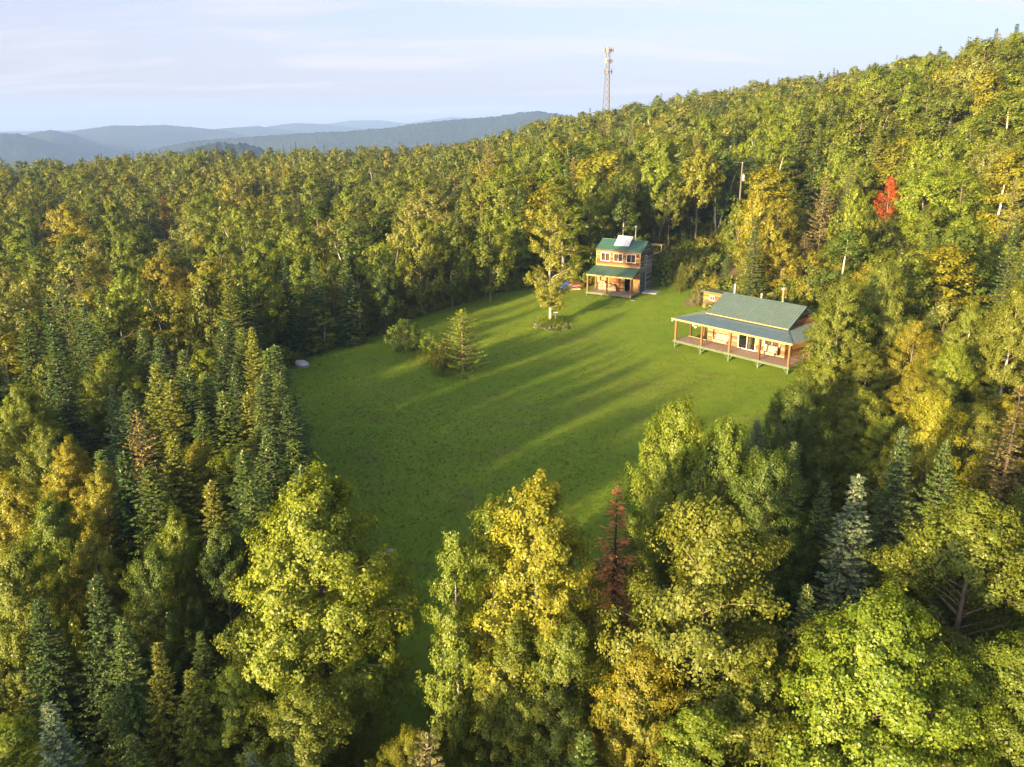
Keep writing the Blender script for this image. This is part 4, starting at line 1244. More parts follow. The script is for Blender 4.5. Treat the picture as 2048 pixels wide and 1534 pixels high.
# ---- mown grass
def tuft_mesh(seed, hgt, wide):
    r = np.random.default_rng(seed); n = 9
    a = r.uniform(0, 6.283, n); b = np.stack([r.normal(0, wide, n), r.normal(0, wide, n), np.zeros(n)], 1)
    tip = b + np.stack([np.cos(a) * hgt * .55, np.sin(a) * hgt * .55, hgt * r.uniform(.6, 1.1, n)], 1)
    s = np.stack([-np.sin(a), np.cos(a), 0 * a], 1) * .011
    v = np.stack([b - s, b + s, tip + s * .3, tip - s * .3], 1).reshape(-1, 3)
    return np_mesh('grass_tuft', v, np.arange(len(v)).reshape(-1, 4), M['grass_blade'], np.repeat(r.uniform(.2, .9, n), 4))
M['grass_blade'] = leaf_mat('grass_blade', stops=[(0, (.10, .165, .011)), (.5, (.13, .19, .014)), (.85, (.16, .20, .022)), (1, (.20, .19, .045))], trans=.3, gloss=.02)
GT = [tuft_mesh(1, .09, .05), tuft_mesh(2, .12, .06), tuft_mesh(3, .07, .06), tuft_mesh(4, .5, .10)]
def grass():
    r = np.random.default_rng(51)
    P, I, Rt, S = [], [], [], []
    n = 70000
    x0, y0 = LAWN.min(0); x1, y1 = LAWN.max(0)
    X, Y = r.uniform(x0, x1, n), r.uniform(y0, y1, n)
    ok = in_poly(X, Y, LAWN) & (r.random(n) < np.clip(55 / np.maximum(Y, 1), .25, 1))
    for (hx, hy), hr in HOUSES[:2]: ok &= np.hypot(X - hx, Y - hy) > hr * .75
    X, Y = X[ok], Y[ok]; Z = ground(X, Y) + .06
    k = r.integers(0, 3, len(X)); s = r.uniform(.7, 1.3, len(X))
    # tall unmown patch behind the larch and round the mound
    X2 = np.concatenate([r.normal(-8.5, 1.6, 500), r.normal(BIRCH[0], 1.2, 260), r.normal(LARCH[0] - 1.6, .8, 160)])
    Y2 = np.concatenate([r.normal(87.5, 1.9, 500), r.normal(BIRCH[1], 1.2, 260), r.normal(LARCH[1], .8, 160)])
    Z2 = ground(X2, Y2) + .05
    P = np.concatenate([np.stack([X, Y, Z], 1), np.stack([X2, Y2, Z2], 1)])
    I = np.concatenate([k, np.full(len(X2), 3)]); s = np.concatenate([s, r.uniform(.6, 1.4, len(X2))])
    Rt = np.stack([0 * s, 0 * s, r.uniform(0, 6.283, len(s))], 1); S = np.stack([s, s, s], 1)
    return P, I, Rt, S
gn_scatter('lawn_grass', *grass(), GT, 'short green grass of the lawn with taller tufts round the larch and mound', 'grass')

# ------------------------------------------------------------------ cabins
def board_wall(mb, p0, p1, z0, z1, holes=(), bh=.19, th=.05, gable=None, lap=.012):
    """Horizontal boards from p0 to p1 (plan), leaving real openings; gable=(apex height) tapers the boards to a peak."""
    a, b = Vector((p0[0], p0[1], 0)), Vector((p1[0], p1[1], 0))
    L = (b - a).length; d = (b - a) / L; n = Vector((d.y, -d.x, 0))
    z = z0
    while z < (gable or z1) - .02:
        top = min(z + bh * random.uniform(.92, 1.08), gable or z1)
        spans = [(0.0, L)]
        if gable and (z + top) / 2 > z1:
            k = (gable - (z + top) / 2) / (gable - z1) * L / 2
            spans = [(L / 2 - k, L / 2 + k)]
        for (s0, s1, h0, h1) in holes:
            if top > h0 + .03 and z < h1 - .03:
                ns = []
                for (x, y) in spans:
                    if s0 > x: ns.append((x, min(y, s0)))
                    if s1 < y: ns.append((max(x, s1), y))
                spans = [(x, y) for x, y in ns if y - x > .02]
        for (x, y) in spans:
            out = random.uniform(0, lap)
            q0, q1 = a + d * x, a + d * y
            o0, o1 = n * (out + .018), n * out
            mb.tone = None
            mb.hexa([q0 + o0 + Vector((0, 0, z + .006)), q1 + o0 + Vector((0, 0, z + .006)), q1 - n * th + Vector((0, 0, z + .006)), q0 - n * th + Vector((0, 0, z + .006)),
                     q0 + o1 + Vector((0, 0, top)), q1 + o1 + Vector((0, 0, top)), q1 - n * th + Vector((0, 0, top)), q0 - n * th + Vector((0, 0, top))])
        z = top
    return mb

def window(parent, o, d, w, z0, z1, panes=2, trim=.09, curtain=True, name='window', horiz=False):
    """A framed window in the wall starting at plan point o, along d; frame proud of the boards, glass set back, curtain behind."""
    o = Vector((o[0], o[1], 0)); d = Vector((d[0], d[1], 0)).normalized(); n = Vector((d.y, -d.x, 0))
    def bx(mb, s0, s1, h0, h1, n0, n1):
        P = [o + d * s + n * t + Vector((0, 0, h)) for h in (h0, h1) for s, t in ((s0, n1), (s1, n1), (s1, n0), (s0, n0))]
        mb.hexa(P)
    f = MB(); t = trim
    bx(f, -t, w + t, z0 - t, z0, -.05, .06); bx(f, -t, w + t, z1, z1 + t, -.05, .06)
    bx(f, -t, 0, z0, z1, -.05, .057); bx(f, w, w + t, z0, z1, -.05, .057)
    for k in range(1, panes):
        x = w * k / panes; bx(f, x - .03, x + .03, z0, z1, -.04, .045)
    fo = f.build(name, M['white'], parent)
    for k in range(panes):
        x0, x1 = w * k / panes + (.031 if k else 0), w * (k + 1) / panes - (.031 if k < panes - 1 else 0)
        g = MB(); bx(g, x0, x1, z0, z1, -.012, 0); g.build('pane', M['glass'], fo)
    if curtain:
        for k in range(panes):
            x0, x1 = w * k / panes, w * (k + 1) / panes
            c = MB(); m = 6
            for j in range(m):
                s0, s1 = x0 + (x1 - x0) * j / m * .9, x0 + (x1 - x0) * (j + 1) / m * .9
                e = .02 * (j % 2)
                bx(c, s0, s1, z0 - .05, z1 + .05, -.20 - e, -.17 - e)
            c.build('curtain', M['curtain'], fo)
    return fo

def metal_roof(parent, name, quad, mat, ribs=.3, th=.05):
    """Metal sheet with standing ribs running down the slope; quad = eave start, eave end, ridge end, ridge start."""
    s = MB(); s.tone = .5; s.slab(quad, th)
    ro = s.build(name, mat, parent)
    q = [Vector(p) for p in quad]
    n = (q[1] - q[0]).cross(q[3] - q[0]).normalized()
    if n.z < 0: n = -n
    e = (q[1] - q[0]); L = e.length; e = e / L
    top = q[3] - q[0]; top2 = q[2] - q[1]
    rb = MB(); rb.tone = .5
    k = ribs / 2
    # ribs run square to the eave, cut where the sheet's sloping ends (hips) meet them
    s0, s1 = (q[3] - q[0]).dot(e), (q[2] - q[0]).dot(e)
    run = (q[3] - q[0]) - e * s0
    while k < L:
        lo, hi = 0.0, 1.0
        if k < s0: hi = min(hi, k / s0)
        if k > s1: hi = min(hi, (L - k) / max(L - s1, 1e-6))
        if hi > .03:
            a = q[0] + e * k; b = a + run * hi
            rb.bar(a + n * .012, b + n * .012, .05, .04, up=n)
        k += ribs
    rb.build('rib', M['seam_shade_green'] if mat is M['roof_green'] else M['seam_shade_grey'], ro, 'stuff')  # ribs get the dark copy that stands for their shade
    return ro

def deck_boards(parent, u0, u1, v0, v1, z, along='u', name='deck'):
    d = MB(); w = .14
    if along == 'u':
        y = v0
        while y < v1 - .01:
            d.box(u0, u1, y, min(y + w - .012, v1), z - .04, z); y += w
    else:
        x = u0
        while x < u1 - .01:
            d.box(x, min(x + w - .012, u1), v0, v1, z - .04, z); x += w
    return d.build(name, M['deck'], parent, 'stuff')

# ---- two-storey cabin
def two_storey():
    a = -.52
    Wd, D, P, ev, rd, o_ = 6.44, 4.56, 2.92, 5.38, 6.62, .17
    root = empty('two_storey_cabin', (10.2, 111.28, -.32), a)
    tag(root, 'narrow two-storey wooden cabin with green metal roofs and a porch', 'cabin')
    def gz(u, v):
        return float(ground(10.2 + u * math.cos(a) - v * math.sin(a), 111.28 + u * math.sin(a) + v * math.cos(a))) + .32
    F0 = P; B0 = P + D
    # front wall below and above the porch roof
    up = MB(); holes = [(.75, 1.95, 3.98, 4.98), (2.62, 3.82, 3.98, 4.98), (4.5, 5.7, 3.98, 4.98)]
    board_wall(up, (0, F0), (Wd, F0), 3.3, ev + .1, holes, .17); w = up.build('front_siding', M['siding'], root, 'stuff')
    lo = MB(); board_wall(lo, (0, F0), (Wd, F0), 0, 3.3, [(4.35, 5.1, -.1, 2.05)], .2); lo.build('porch_siding', M['siding'], root, 'stuff')
    ply = MB(); ply.tone = .6; ply.box(.12, 1.1, F0 - .06, F0 - .035, .1, 2.5); ply.tone = .7; ply.box(1.13, 2.0, F0 - .06, F0 - .035, .1, 2.5); ply.tone = .9; ply.box(5.35, 6.3, F0 - .06, F0 - .035, .05, 2.4)
    ply.build('plywood_panel', M['plywood'], root)
    sd = MB(); board_wall(sd, (Wd, F0), (Wd, B0), -.55, ev, [(1.7, 2.25, 3.55, 4.75)], .18, gable=rd - .06); sd.build('gable_siding', M['siding_grey'], root, 'stuff')
    sl = MB(); board_wall(sl, (0, B0), (0, F0), -.55, ev, [], .18, gable=rd - .06); sl.build('gable_siding', M['siding_grey'], root, 'stuff')
    bk = MB(); board_wall(bk, (Wd, B0), (0, B0), -.55, ev + .1, [], .2); bk.build('rear_siding', M['siding_grey'], root, 'stuff')
    for (s0, s1, h0, h1) in holes: window(root, (s0, F0), (1, 0), s1 - s0, h0, h1, 2)
    window(root, (Wd, F0 + 1.7), (0, 1), .55, 3.55, 4.75, 1, trim=.07)
    # corner boards, floor, foundation
    cb = MB(); cb.tone = .6
    for x in (-.03, Wd - .07): cb.box(x, x + .1, F0 - .05, F0 - .028, 0, ev)
    cb.box(-.05, Wd + .05, F0 - .075, F0 - .052, 3.2, 3.34)
    cb.build('trim_board', M['trim_wood'], root)
    fl = MB(); fl.box(.06, Wd - .06, F0 + .06, B0 - .06, -.12, -.06); fl.box(.06, Wd - .06, F0 + .06, B0 - .06, 2.75, 2.85); fl.build('floor', M['deck'], root)
    # open door
    dr = MB(); dr.tone = .5; dr.hexa([(5.1, F0 - .02, .02), (5.1 + .04, F0 - .02, .02), (5.1 + .30, F0 - .72, .02), (5.06 + .30, F0 - .72, .02), (5.1, F0 - .02, 2.0), (5.14, F0 - .02, 2.0), (5.40, F0 - .72, 2.0), (5.36, F0 - .72, 2.0)])
    do = dr.build('door', M['teal_paint'], root)
    hb = MB(); hb.tube([(5.34, F0 - .66, 1.0), (5.28, F0 - .69, 1.0)], .03); hb.build('handle', M['metal'], do)
    df = MB(); df.tone = .3; df.box(4.27, 4.35, F0 - .055, F0 + .05, 0, 2.05); df.box(5.1, 5.18, F0 - .05, F0 + .05, 0, 2.05); df.box(4.27, 5.18, F0 - .052, F0 + .05, 2.052, 2.13); df.build('door_frame', M['teal_paint'], root)
    # green doors on the gable
    gd = MB(); gd.tone = .4
    for k in range(8): gd.box(Wd + .03, Wd + .07, F0 + .45 + k * .2, F0 + .64 + k * .2, -.35, 2.55)
    gdo = gd.build('barn_door', M['teal_paint'], root)
    gt = MB(); gt.box(Wd + .072, Wd + .10, F0 + 1.98, F0 + 2.06, -.35, 2.6); gt.build('door_trim', M['white'], gdo)
    # roofs
    z_ = lambda v: ev + (rd - ev) * (v - (F0 - o_)) / (D / 2 + o_)
    metal_roof(root, 'roof', [(-o_, F0 - o_, ev), (Wd + o_, F0 - o_, ev), (Wd + o_, F0 + D / 2, rd), (-o_, F0 + D / 2, rd)], M['roof_green'], .27)
    metal_roof(root, 'roof', [(Wd + o_, B0 + o_, ev), (-o_, B0 + o_, ev), (-o_, F0 + D / 2, rd), (Wd + o_, F0 + D / 2, rd)], M['roof_green'], .27)
    rc = MB(); rc.tone = .5; rc.bar((-o_, F0 + D / 2, rd + .035), (Wd + o_, F0 + D / 2, rd + .035), .26, .035); rc.build('ridge_cap', M['roof_green'], root)
    pr = metal_roof(root, 'porch_roof', [(-o_, -o_, 2.47), (Wd + o_, -o_, 2.47), (Wd + o_, F0 - .08, 3.26), (-o_, F0 - .08, 3.26)], M['roof_green'], .27)
    bm_ = MB(); bm_.tone = .8; bm_.box(-o_ + .02, Wd + o_ - .02, -.06, .06, 2.24, 2.42); bm_.build('porch_beam', M['trim_wood'], root)
    rf = MB()
    for u in np.arange(.2, Wd, .8): rf.bar((u, 0, 2.40), (u, F0 - .1, 3.16), .06, .12)
    rf.build('rafter', M['post'], root, 'stuff')
    for u, v in ((.08, .05), (2.92, .05), (Wd - .08, .05), (.08, F0 - .16)):
        p = MB(); p.tone = .8 if u != 2.92 else .1; p.box(u - .09, u + .09, v - .09, v + .09, 0, 2.25 if v < 1 else 2.9); p.build('porch_post', M['post'], root)
    # deck
    deck_boards(root, -.05, Wd + .05, -.1, F0 - .08, 0)
    rj = MB(); rj.tone = .6; rj.box(-.05, Wd + .05, -.14, -.101, -.22, .0); rj.box(Wd + .051, Wd + .09, -.14, F0 - .1, -.22, 0); rj.box(-.09, -.051, -.14, F0 - .1, -.22, 0); rj.build('deck_rim', M['green_paint'], root)
    for u in (.0, 2.2, 4.4, 6.3):
        for v in (.05, F0 - .3):
            p = MB(); p.box(u - .06, u + .06, v - .06, v + .06, gz(u, v) - .1, -.045); p.build('deck_leg', M['green_paint'], root)
    sp = MB(); sp.tone = .5; sp.box(Wd + .25, Wd + .95, -.6, .7, gz(Wd + .5, 0) - .02, gz(Wd + .5, 0) + .1); sp.build('step', M['green_paint'], root)
    # solar panel on its lifted frame
    pn = MB(); pn.tone = .5
    A, B = Vector((2.2, F0 + .85, 6.0)), Vector((4.35, F0 + .85, 6.0)); U = Vector((0, 1.0, .78))
    pn.slab([A, B, B + U * 1.35, A + U * 1.35], .07)
    po = pn.build('solar_panel', M['panel'], root)
    ln = MB(); ln.tone = .2
    for k in range(1, 9):
        x = A.x + (B.x - A.x) * k / 9; ln.bar((x, A.y, A.z + .012), (x, A.y + 1.35, A.z + 1.053 + .012), .015, .01)
    ln.build('panel_seam', M['metal'], po, 'stuff')
    fr = MB(); fr.tone = .5
    for x in (2.35, 4.2): fr.bar((x, A.y + 1.3, A.z + .95), (x, F0 + 2.1, 6.45), .05); fr.bar((x, A.y + .1, A.z), (x, A.y + .1, 5.8), .05)
    fr.bar((2.2, A.y + 1.37, A.z + 1.1), (4.35, A.y + 1.37, A.z + 1.1), .12, .16); fr.build('panel_frame', M['white'], po)
    # stovepipe with cap and stays
    st = MB(); st.tone = .6; st.tube([(4.6, F0 + D / 2 + .25, 6.2), (4.6, F0 + D / 2 + .25, 8.35)], .075, 9)
    so = st.build('stovepipe', M['metal'], root, smooth=False)
    cp = MB(); cp.tube([(4.6, F0 + D / 2 + .25, 8.30), (4.6, F0 + D / 2 + .25, 8.36), (4.6, F0 + D / 2 + .25, 8.52), (4.6, F0 + D / 2 + .25, 8.58)], [.09, .17, .17, .05], 10); cp.build('cap', M['white'], so)
    sy = MB()
    for dx, dy in ((.45, -.3), (-.45, -.3)): sy.tube([(4.6, F0 + D / 2 + .25, 7.3), (4.6 + dx, F0 + D / 2 + dy, 6.6 + .5 * min(0, dy))], .02, 5)
    sy.build('stay', M['white'], so)
    # rear lean-to roof end showing past the gable
    lr = MB(); lr.tone = .6; lr.slab([(Wd - .6, B0 + .35, 5.95), (Wd + 1.15, B0 + .35, 5.95), (Wd + 1.15, B0 + 1.9, 5.85), (Wd - .6, B0 + 1.9, 5.85)], .16); lr.build('lean_to_roof', M['trim_wood'], root)
    lp = MB(); lp.box(Wd + .98, Wd + 1.1, B0 + .5, B0 + .62, 5.0, 5.79); lp.bar((Wd + 1.04, B0 + .56, 5.05), (Wd + .02, B0 + .1, 4.6), .1); lp.build('lean_to_post', M['trim_wood'], root)
    # lamp by the upper window
    lm = MB(); lm.box(5.95, 6.2, F0 - .16, F0 - .06, 4.9, 5.0); lm.tube([(6.02, F0 - .13, 4.92), (6.0, F0 - .22, 4.82)], [.04, .06], 7); lm.build('floodlight', M['dark'], root)
    # concrete pad by the green doors
    pad = MB(); pad.box(Wd + .2, Wd + 2.3, F0 + .5, F0 + 2.5, gz(Wd + 1.2, F0 + 1.5) - .1, gz(Wd + 1.2, F0 + 1.5) + .16)
    pd = pad.build('concrete_pad', M['concrete']); pd.matrix_world = root.matrix_world
    pd.location = root.location; pd.rotation_euler = root.rotation_euler
    tag(pd, 'grey concrete pad at the green side doors of the two-storey cabin', 'pad')
    # firewood
    def stack(name, u0, n, top, label, seed):
        rr = random.Random(seed); m = MB(); z = .0; row = 0
        x0 = u0
        while z < max(top):
            x = x0 + (.06 if row % 2 else 0); k = 0
            while x < x0 + n:
                lim = top[min(len(top) - 1, int((x - x0) / n * len(top)))]
                rad = rr.uniform(.055, .085)
                if z + rad < lim:
                    y0 = F0 - .72 + rr.uniform(-.04, .04)
                    m.tone = rr.random(); m.tube([(x + rad, y0, z + rad), (x + rad + rr.uniform(-.02, .02), y0 + .42, z + rad)], rad, 7)
                x += rad * 2 + .005
            z += .125; row += 1
        ob = m.build(name, M['log']); ob.location = root.location; ob.rotation_euler = root.rotation_euler
        return tag(ob, label, 'firewood', 'firewood on the porch')
    stack('firewood_stack', .45, 1.45, [1.0, 1.25, 1.3, 1.2, .95], 'taller left heap of split firewood on the cabin porch', 1)
    stack('firewood_stack', 2.0, 1.2, [.95, .9, .85, .7], 'lower right heap of split firewood on the cabin porch', 2)
    # wheelbarrow-like metal rack at the left of the wood
    rk = MB(); rk.tube([(.15, F0 - .9, .75), (.42, F0 - .8, .05), (.42, F0 - .3, .05), (.15, F0 - .2, .75)], .022, 6); rk.tube([(.42, F0 - .8, .05), (3.3, F0 - .8, .05)], .022, 6)
    ro = rk.build('log_rack', M['steel']); ro.location = root.location; ro.rotation_euler = root.rotation_euler
    tag(ro, 'bent grey steel log rack under the firewood', 'rack')
    return root
two_storey()

# ---- long cabin
def long_cabin():
    a = -.88
    ox, oy, oz = 17.82, 87.57, -1.09
    root = empty('long_cabin', (ox, oy, oz), a)
    tag(root, 'low long wooden cabin with grey-green metal roof and wraparound porch', 'cabin')
    def loc(u, v): return ox + u * math.cos(a) - v * math.sin(a), oy + u * math.sin(a) + v * math.cos(a)
    def gz(u, v): return float(ground(*loc(u, v))) - oz
    L, s, o_, h = 14.05, 3.55, .34, 2.15
    b1, b2, Pv, hb, Rv, hr = 2.2, 12.25, 2.27, 3.04, 5.2, 4.92
    w0, w1, vf, vb = 2.43, 11.95, 2.45, 2 * Rv - 2.45
    base = -.5
    holes = [(1.3, 1.5, 1.5, 1.82), (1.68, 1.88, 1.5, 1.82), (2.06, 2.72, 1.5, 1.82), (2.9, 3.35, 1.5, 1.82), (4.05, 6.05, .08, 1.98), (7.2, 8.85, 1.02, 1.75)]
    fw = MB(); board_wall(fw, (w0, vf), (w1, vf), 0, 2.9, holes, .19); fw.build('front_siding', M['siding_pale'], root, 'stuff')
    lw = MB(); board_wall(lw, (w0, vb), (w0, vf), base, 3.0, [(vb - vf - 1.15, vb - vf - .3, -.1, 2.02)], .19, gable=hr - .15); lw.build('gable_siding', M['siding'], root, 'stuff')
    rw = MB(); board_wall(rw, (w1, vf), (w1, vb), base, 3.0, [(.5, 1.35, -.1, 2.05)], .19, gable=hr - .15); rw.build('gable_siding', M['siding'], root, 'stuff')
    bw = MB(); board_wall(bw, (w1, vb), (w0, vb), base, 3.0, [], .19); bw.build('rear_siding', M['siding'], root, 'stuff')
    fl = MB(); fl.box(w0 + .06, w1 - .06, vf + .06, vb - .06, -.1, -.05); fl.build('floor', M['deck'], root)
    for (s0, s1, h0, h1) in holes[:4]: window(root, (w0 + s0, vf), (1, 0), s1 - s0, h0, h1, 1, trim=.06, curtain=False)
    window(root, (w0 + 4.05, vf), (1, 0), 2.0, .08, 1.98, 2, trim=.1, curtain=False, name='sliding_door')
    c = MB(); c.tone = .5; c.box(w0 + 5.1, w0 + 5.4, vf + .15, vf + .2, .1, 1.95); c.build('curtain', M['cream'], root)
    tv = MB(); tv.box(w0 + 4.1, w0 + 4.6, vf + 1.6, vf + 1.7, .1, 1.6); tv.box(w0 + 4.7, w0 + 4.95, vf + 1.2, vf + 1.3, 1.2, 1.75); tv.build('indoor_shelf', M['siding'], root)
    window(root, (w0 + 7.2, vf), (1, 0), 1.65, 1.02, 1.75, 2, trim=.1)
    # doors on the gables
    for uu, v0, v1, nm in ((w0 - .02, vf + .3, vf + 1.15, 'door'), (w1 - .03, vf + .5, vf + 1.35, 'door')):
        d = MB(); d.tone = .5; d.box(uu, uu + .05, v0, v1, .02, 2.0); dd = d.build(nm, M['teal_paint'], root)
        k = MB(); k.tube([(uu - .06, v1 - .1, 1.0), (uu + .11, v1 - .1, 1.0)], .03, 6); k.build('handle', M['metal'], dd)
    # main roof
    metal_roof(root, 'roof', [(b1, Pv, hb), (b2, Pv, hb), (b2, Rv, hr), (b1, Rv, hr)], M['roof_grey_green'], .3)
    metal_roof(root, 'roof', [(b2, 2 * Rv - Pv, hb), (b1, 2 * Rv - Pv, hb), (b1, Rv, hr), (b2, Rv, hr)], M['roof_grey_green'], .3)
    rc = MB(); rc.tone = .5; rc.bar((b1, Rv, hr + .035), (b2, Rv, hr + .035), .3, .035); rc.build('ridge_cap', M['roof_grey_green'], root)
    fs = MB(); fs.tone = .9; fs.bar((b1, Pv - .03, hb - .02), (b2, Pv - .03, hb - .02), .03, .09); fs.build('eave_trim', M['trim_wood'], root)
    rk = MB(); rk.tone = .3
    for x in (b1 + .03, b2 - .03):
        rk.bar((x, Pv + .05, hb - .15), (x, Rv, hr - .17), .04, .2); rk.bar((x, 2 * Rv - Pv - .05, hb - .15), (x, Rv, hr - .17), .04, .2)
    rk.build('barge_board', M['teal_paint'], root)
    # porch roof: front and both hipped returns
    eh = 2.42; zin = hb - .12
    metal_roof(root, 'porch_roof', [(-o_, -o_, eh), (L + o_, -o_, eh), (b2 - .3, Pv + .25, zin), (b1 + .3, Pv + .25, zin)], M['roof_sky_tinted'], .3)
    metal_roof(root, 'porch_roof', [(-o_, 5.2, eh), (-o_, -o_, eh), (b1 + .3, Pv + .25, zin), (b1 + .3, 5.2, zin)], M['roof_grey_green'], .3)
    metal_roof(root, 'porch_roof', [(L + o_, -o_, eh), (L + o_, 7.5, eh), (b2 - .3, 7.5, zin), (b2 - .3, Pv + .25, zin)], M['roof_sky_tinted'], .3)
    hp = MB(); hp.tone = .5; hp.bar((-o_, -o_, eh + .03), (b1 + .3, Pv + .25, zin + .03), .16, .03); hp.bar((L + o_, -o_, eh + .03), (b2 - .3, Pv + .25, zin + .03), .16, .03); hp.build('hip_cap', M['roof_grey_green'], root)
    fa = MB(); fa.tone = .8; fa.bar((-o_, -o_ - .03, eh - .07), (L + o_, -o_ - .03, eh - .07), .04, .16); fa.bar((-o_ - .03, -o_ - .05, eh - .07), (-o_ - .03, 5.2, eh - .07), .04, .16); fa.bar((L + o_ + .03, -o_ - .05, eh - .07), (L + o_ + .03, 7.5, eh - .07), .04, .16)
    fa.build('fascia', M['trim_wood'], root)
    be = MB(); be.tone = .6; be.box(-.08, L + .08, -.07, .07, h, h + .17); be.box(-.07, .07, .08, 5.1, h, h + .17); be.box(L - .07, L + .07, .08, 7.4, h, h + .17); be.build('porch_beam', M['trim_wood'], root)
    ce = MB(); ce.tone = .4; ce.slab([(-.05, .08, h + .19), (L + .05, .08, h + .19), (L + .05, vf - .1, h + .34), (-.05, vf - .1, h + .34)], .02); ce.build('porch_ceiling', M['siding_pale'], root)
    for u, v in ((.06, 0), (s, 0), (2 * s, 0), (3 * s, 0), (L - .06, 0), (.06, 2.6), (.06, 5.0), (L - .06, 3.7), (L - .06, 7.3)):
        p = MB(); p.box(u - .09, u + .09, v - .09, v + .09, gz(u, v) - .1 if v > 4 else 0, h); p.build('porch_post', M['post'], root)
    # deck on braced legs
    deck_boards(root, -.1, L + .1, -.12, vf - .07, 0)
    deck_boards(root, w1 + .1, L + .1, vf - .06, 7.4, 0)
    rj = MB(); rj.tone = .5; rj.box(-.1, L + .1, -.17, -.121, -.24, 0); rj.box(-.15, -.101, -.17, vf - .07, -.24, 0); rj.box(L + .101, L + .15, -.17, 7.4, -.24, 0); rj.build('deck_rim', M['green_paint'], root)
    rs = MB(); rs.tone = .9; rs.box(-.1, w0 - .1, vf - .06, vf + .02, -.06, .05); rs.build('deck_edge', M['trim_wood'], root)
    for u in (.05, s, 2 * s, 3 * s, L - .05):
        for v in (.0, vf - .3):
            g = gz(u, v)
            p = MB(); p.tone = .6; p.box(u - .08, u + .08, v - .08, v + .08, g - .15, -.045)
            if v < .1:
                for sg in (-1, 1):
                    if 0 < u + sg * .6 < L: p.bar((u, v, max(g + .05, -.75)), (u + sg * .6, v, -.12), .07)
            p.build('deck_leg', M['green_paint'], root)
    # chimney and vents behind the ridge
    ch = MB(); x, y = 9.15, Rv + .5; ch.tone = .5; ch.tube([(x, y, 4.3), (x, y, 6.15)], .11, 10); co = ch.build('chimney_pipe', M['rusty'], root)
    cc = MB(); cc.tube([(x, y, 6.15), (x, y, 6.2), (x, y, 6.3), (x, y, 6.42)], [.12, .24, .24, .06], 10); cc.tube([(x, y, 4.45), (x, y, 4.95)], [.3, .12], 10); cc.build('cap', M['metal'], co)
    for x, y, top in ((3.1, Rv + .6, 5.75), (6.55, Rv + .55, 5.25)):
        v_ = MB(); v_.tube([(x, y, 4.3), (x, y, top)], .07, 8); v_.tube([(x, y, top), (x, y, top + .12)], [.1, .09], 8); v_.build('vent_pipe', M['white'], root)
    # lamp under the corner of the eave
    lm = MB(); lm.tube([(-.2, -.25, eh - .2), (-.3, -.32, eh - .34)], [.05, .09], 8); lm.build('floodlight', M['white'], root)
    # small shed joined behind
    return root, loc, gz
lc, lc_loc, lc_gz = long_cabin()

def shed():
    p = at(1405.5, 616); a = -.88
    root = empty('wooden_shed', (p[0], p[1], p[2]), a)
    tag(root, 'small flat-roofed wooden shed behind the left end of the long cabin', 'shed')
    Wd, D, H = 5.2, 2.0, 2.15
    m = MB(); board_wall(m, (0, 0), (Wd, 0), -.2, H, [(1.05, 1.65, 1.2, 1.7), (.35, .85, -.2, 1.0)], .18); m.build('front_siding', M['siding'], root, 'stuff')
    m = MB(); board_wall(m, (0, D), (0, 0), -.2, H, [], .18); board_wall(m, (Wd, 0), (Wd, D), -.2, H, [], .18); m.build('side_siding', M['siding'], root, 'stuff')
    m = MB(); board_wall(m, (Wd, D), (0, D), -.2, H, [], .18); m.build('rear_siding', M['siding'], root, 'stuff')
    m = MB(); m.tone = .5; m.slab([(-.25, -.35, H + .14), (Wd + .25, -.35, H + .14), (Wd + .25, D + .2, H + .02), (-.25, D + .2, H + .02)], .12); m.build('roof', M['green_paint'], root)
    window(root, (1.05, 0), (1, 0), .6, 1.2, 1.7, 2, trim=.07)
    d = MB(); d.tone = .5; d.box(.35, .85, .02, .06, -.15, 1.0); dd = d.build('door', M['teal_paint'], root)
    k = MB(); k.tube([(.8, .02, .6), (.8, -.05, .6)], .025, 6); k.build('handle', M['metal'], dd)
shed()

# ---- porch swings, hanging basket
def swing(name, u, v, width, label, seats):
    root = empty(name, (*lc_loc(u, v), -1.09), -.88)
    tag(root, label, 'swing', 'seats on the long porch')
    w = width / 2
    b = MB(); n = seats
    for k in range(n):
        x0 = -w + 2 * w * k / n + .015; x1 = -w + 2 * w * (k + 1) / n - .015
        b = MB(); b.hexa([(x0, -.28, .46), (x1, -.28, .46), (x1, .22, .42), (x0, .22, .42), (x0, -.28, .60), (x1, -.28, .60), (x1, .22, .56), (x0, .22, .56)]); b.build('seat_cushion', M['cream'], root)
        b = MB(); b.hexa([(x0, .16, .56), (x1, .16, .56), (x1, .28, .56), (x0, .28, .56), (x0, .36, 1.15), (x1, .36, 1.15), (x1, .47, 1.13), (x0, .47, 1.13)]); b.build('back_cushion', M['cream'], root)
    f = MB(); f.tone = .8
    f.box(-w - .04, w + .04, -.3, .3, .36, .42); f.bar((-w, .3, .42), (-w, .46, 1.2), .06); f.bar((w, .3, .42), (w, .46, 1.2), .06)
    f.build('frame', M['cream'], root)
    for sg in (-1, 1):
        m = MB(); m.tone = .8; m.bar((sg * (w + .05), -.25, .78), (sg * (w + .05), .38, .78), .07, .05); m.bar((sg * (w + .05), -.25, .4), (sg * (w + .05), -.25, .76), .05); m.build('armrest', M['cream'], root)
        m = MB()
        for y in (-.22, .4): m.tube([(sg * (w + .05), y, .4), (sg * (w + .12), .08, 2.3)], .013, 5)
        m.build('chain', M['dark'], root)
    return root
swing('porch_swing', 4.75, 1.7, 1.65, 'wide beige cushioned swing left of the sliding door on the long porch', 3)
swing('porch_swing', 10.75, 1.45, 1.5, 'beige two-cushion swing under the window on the long porch', 2)
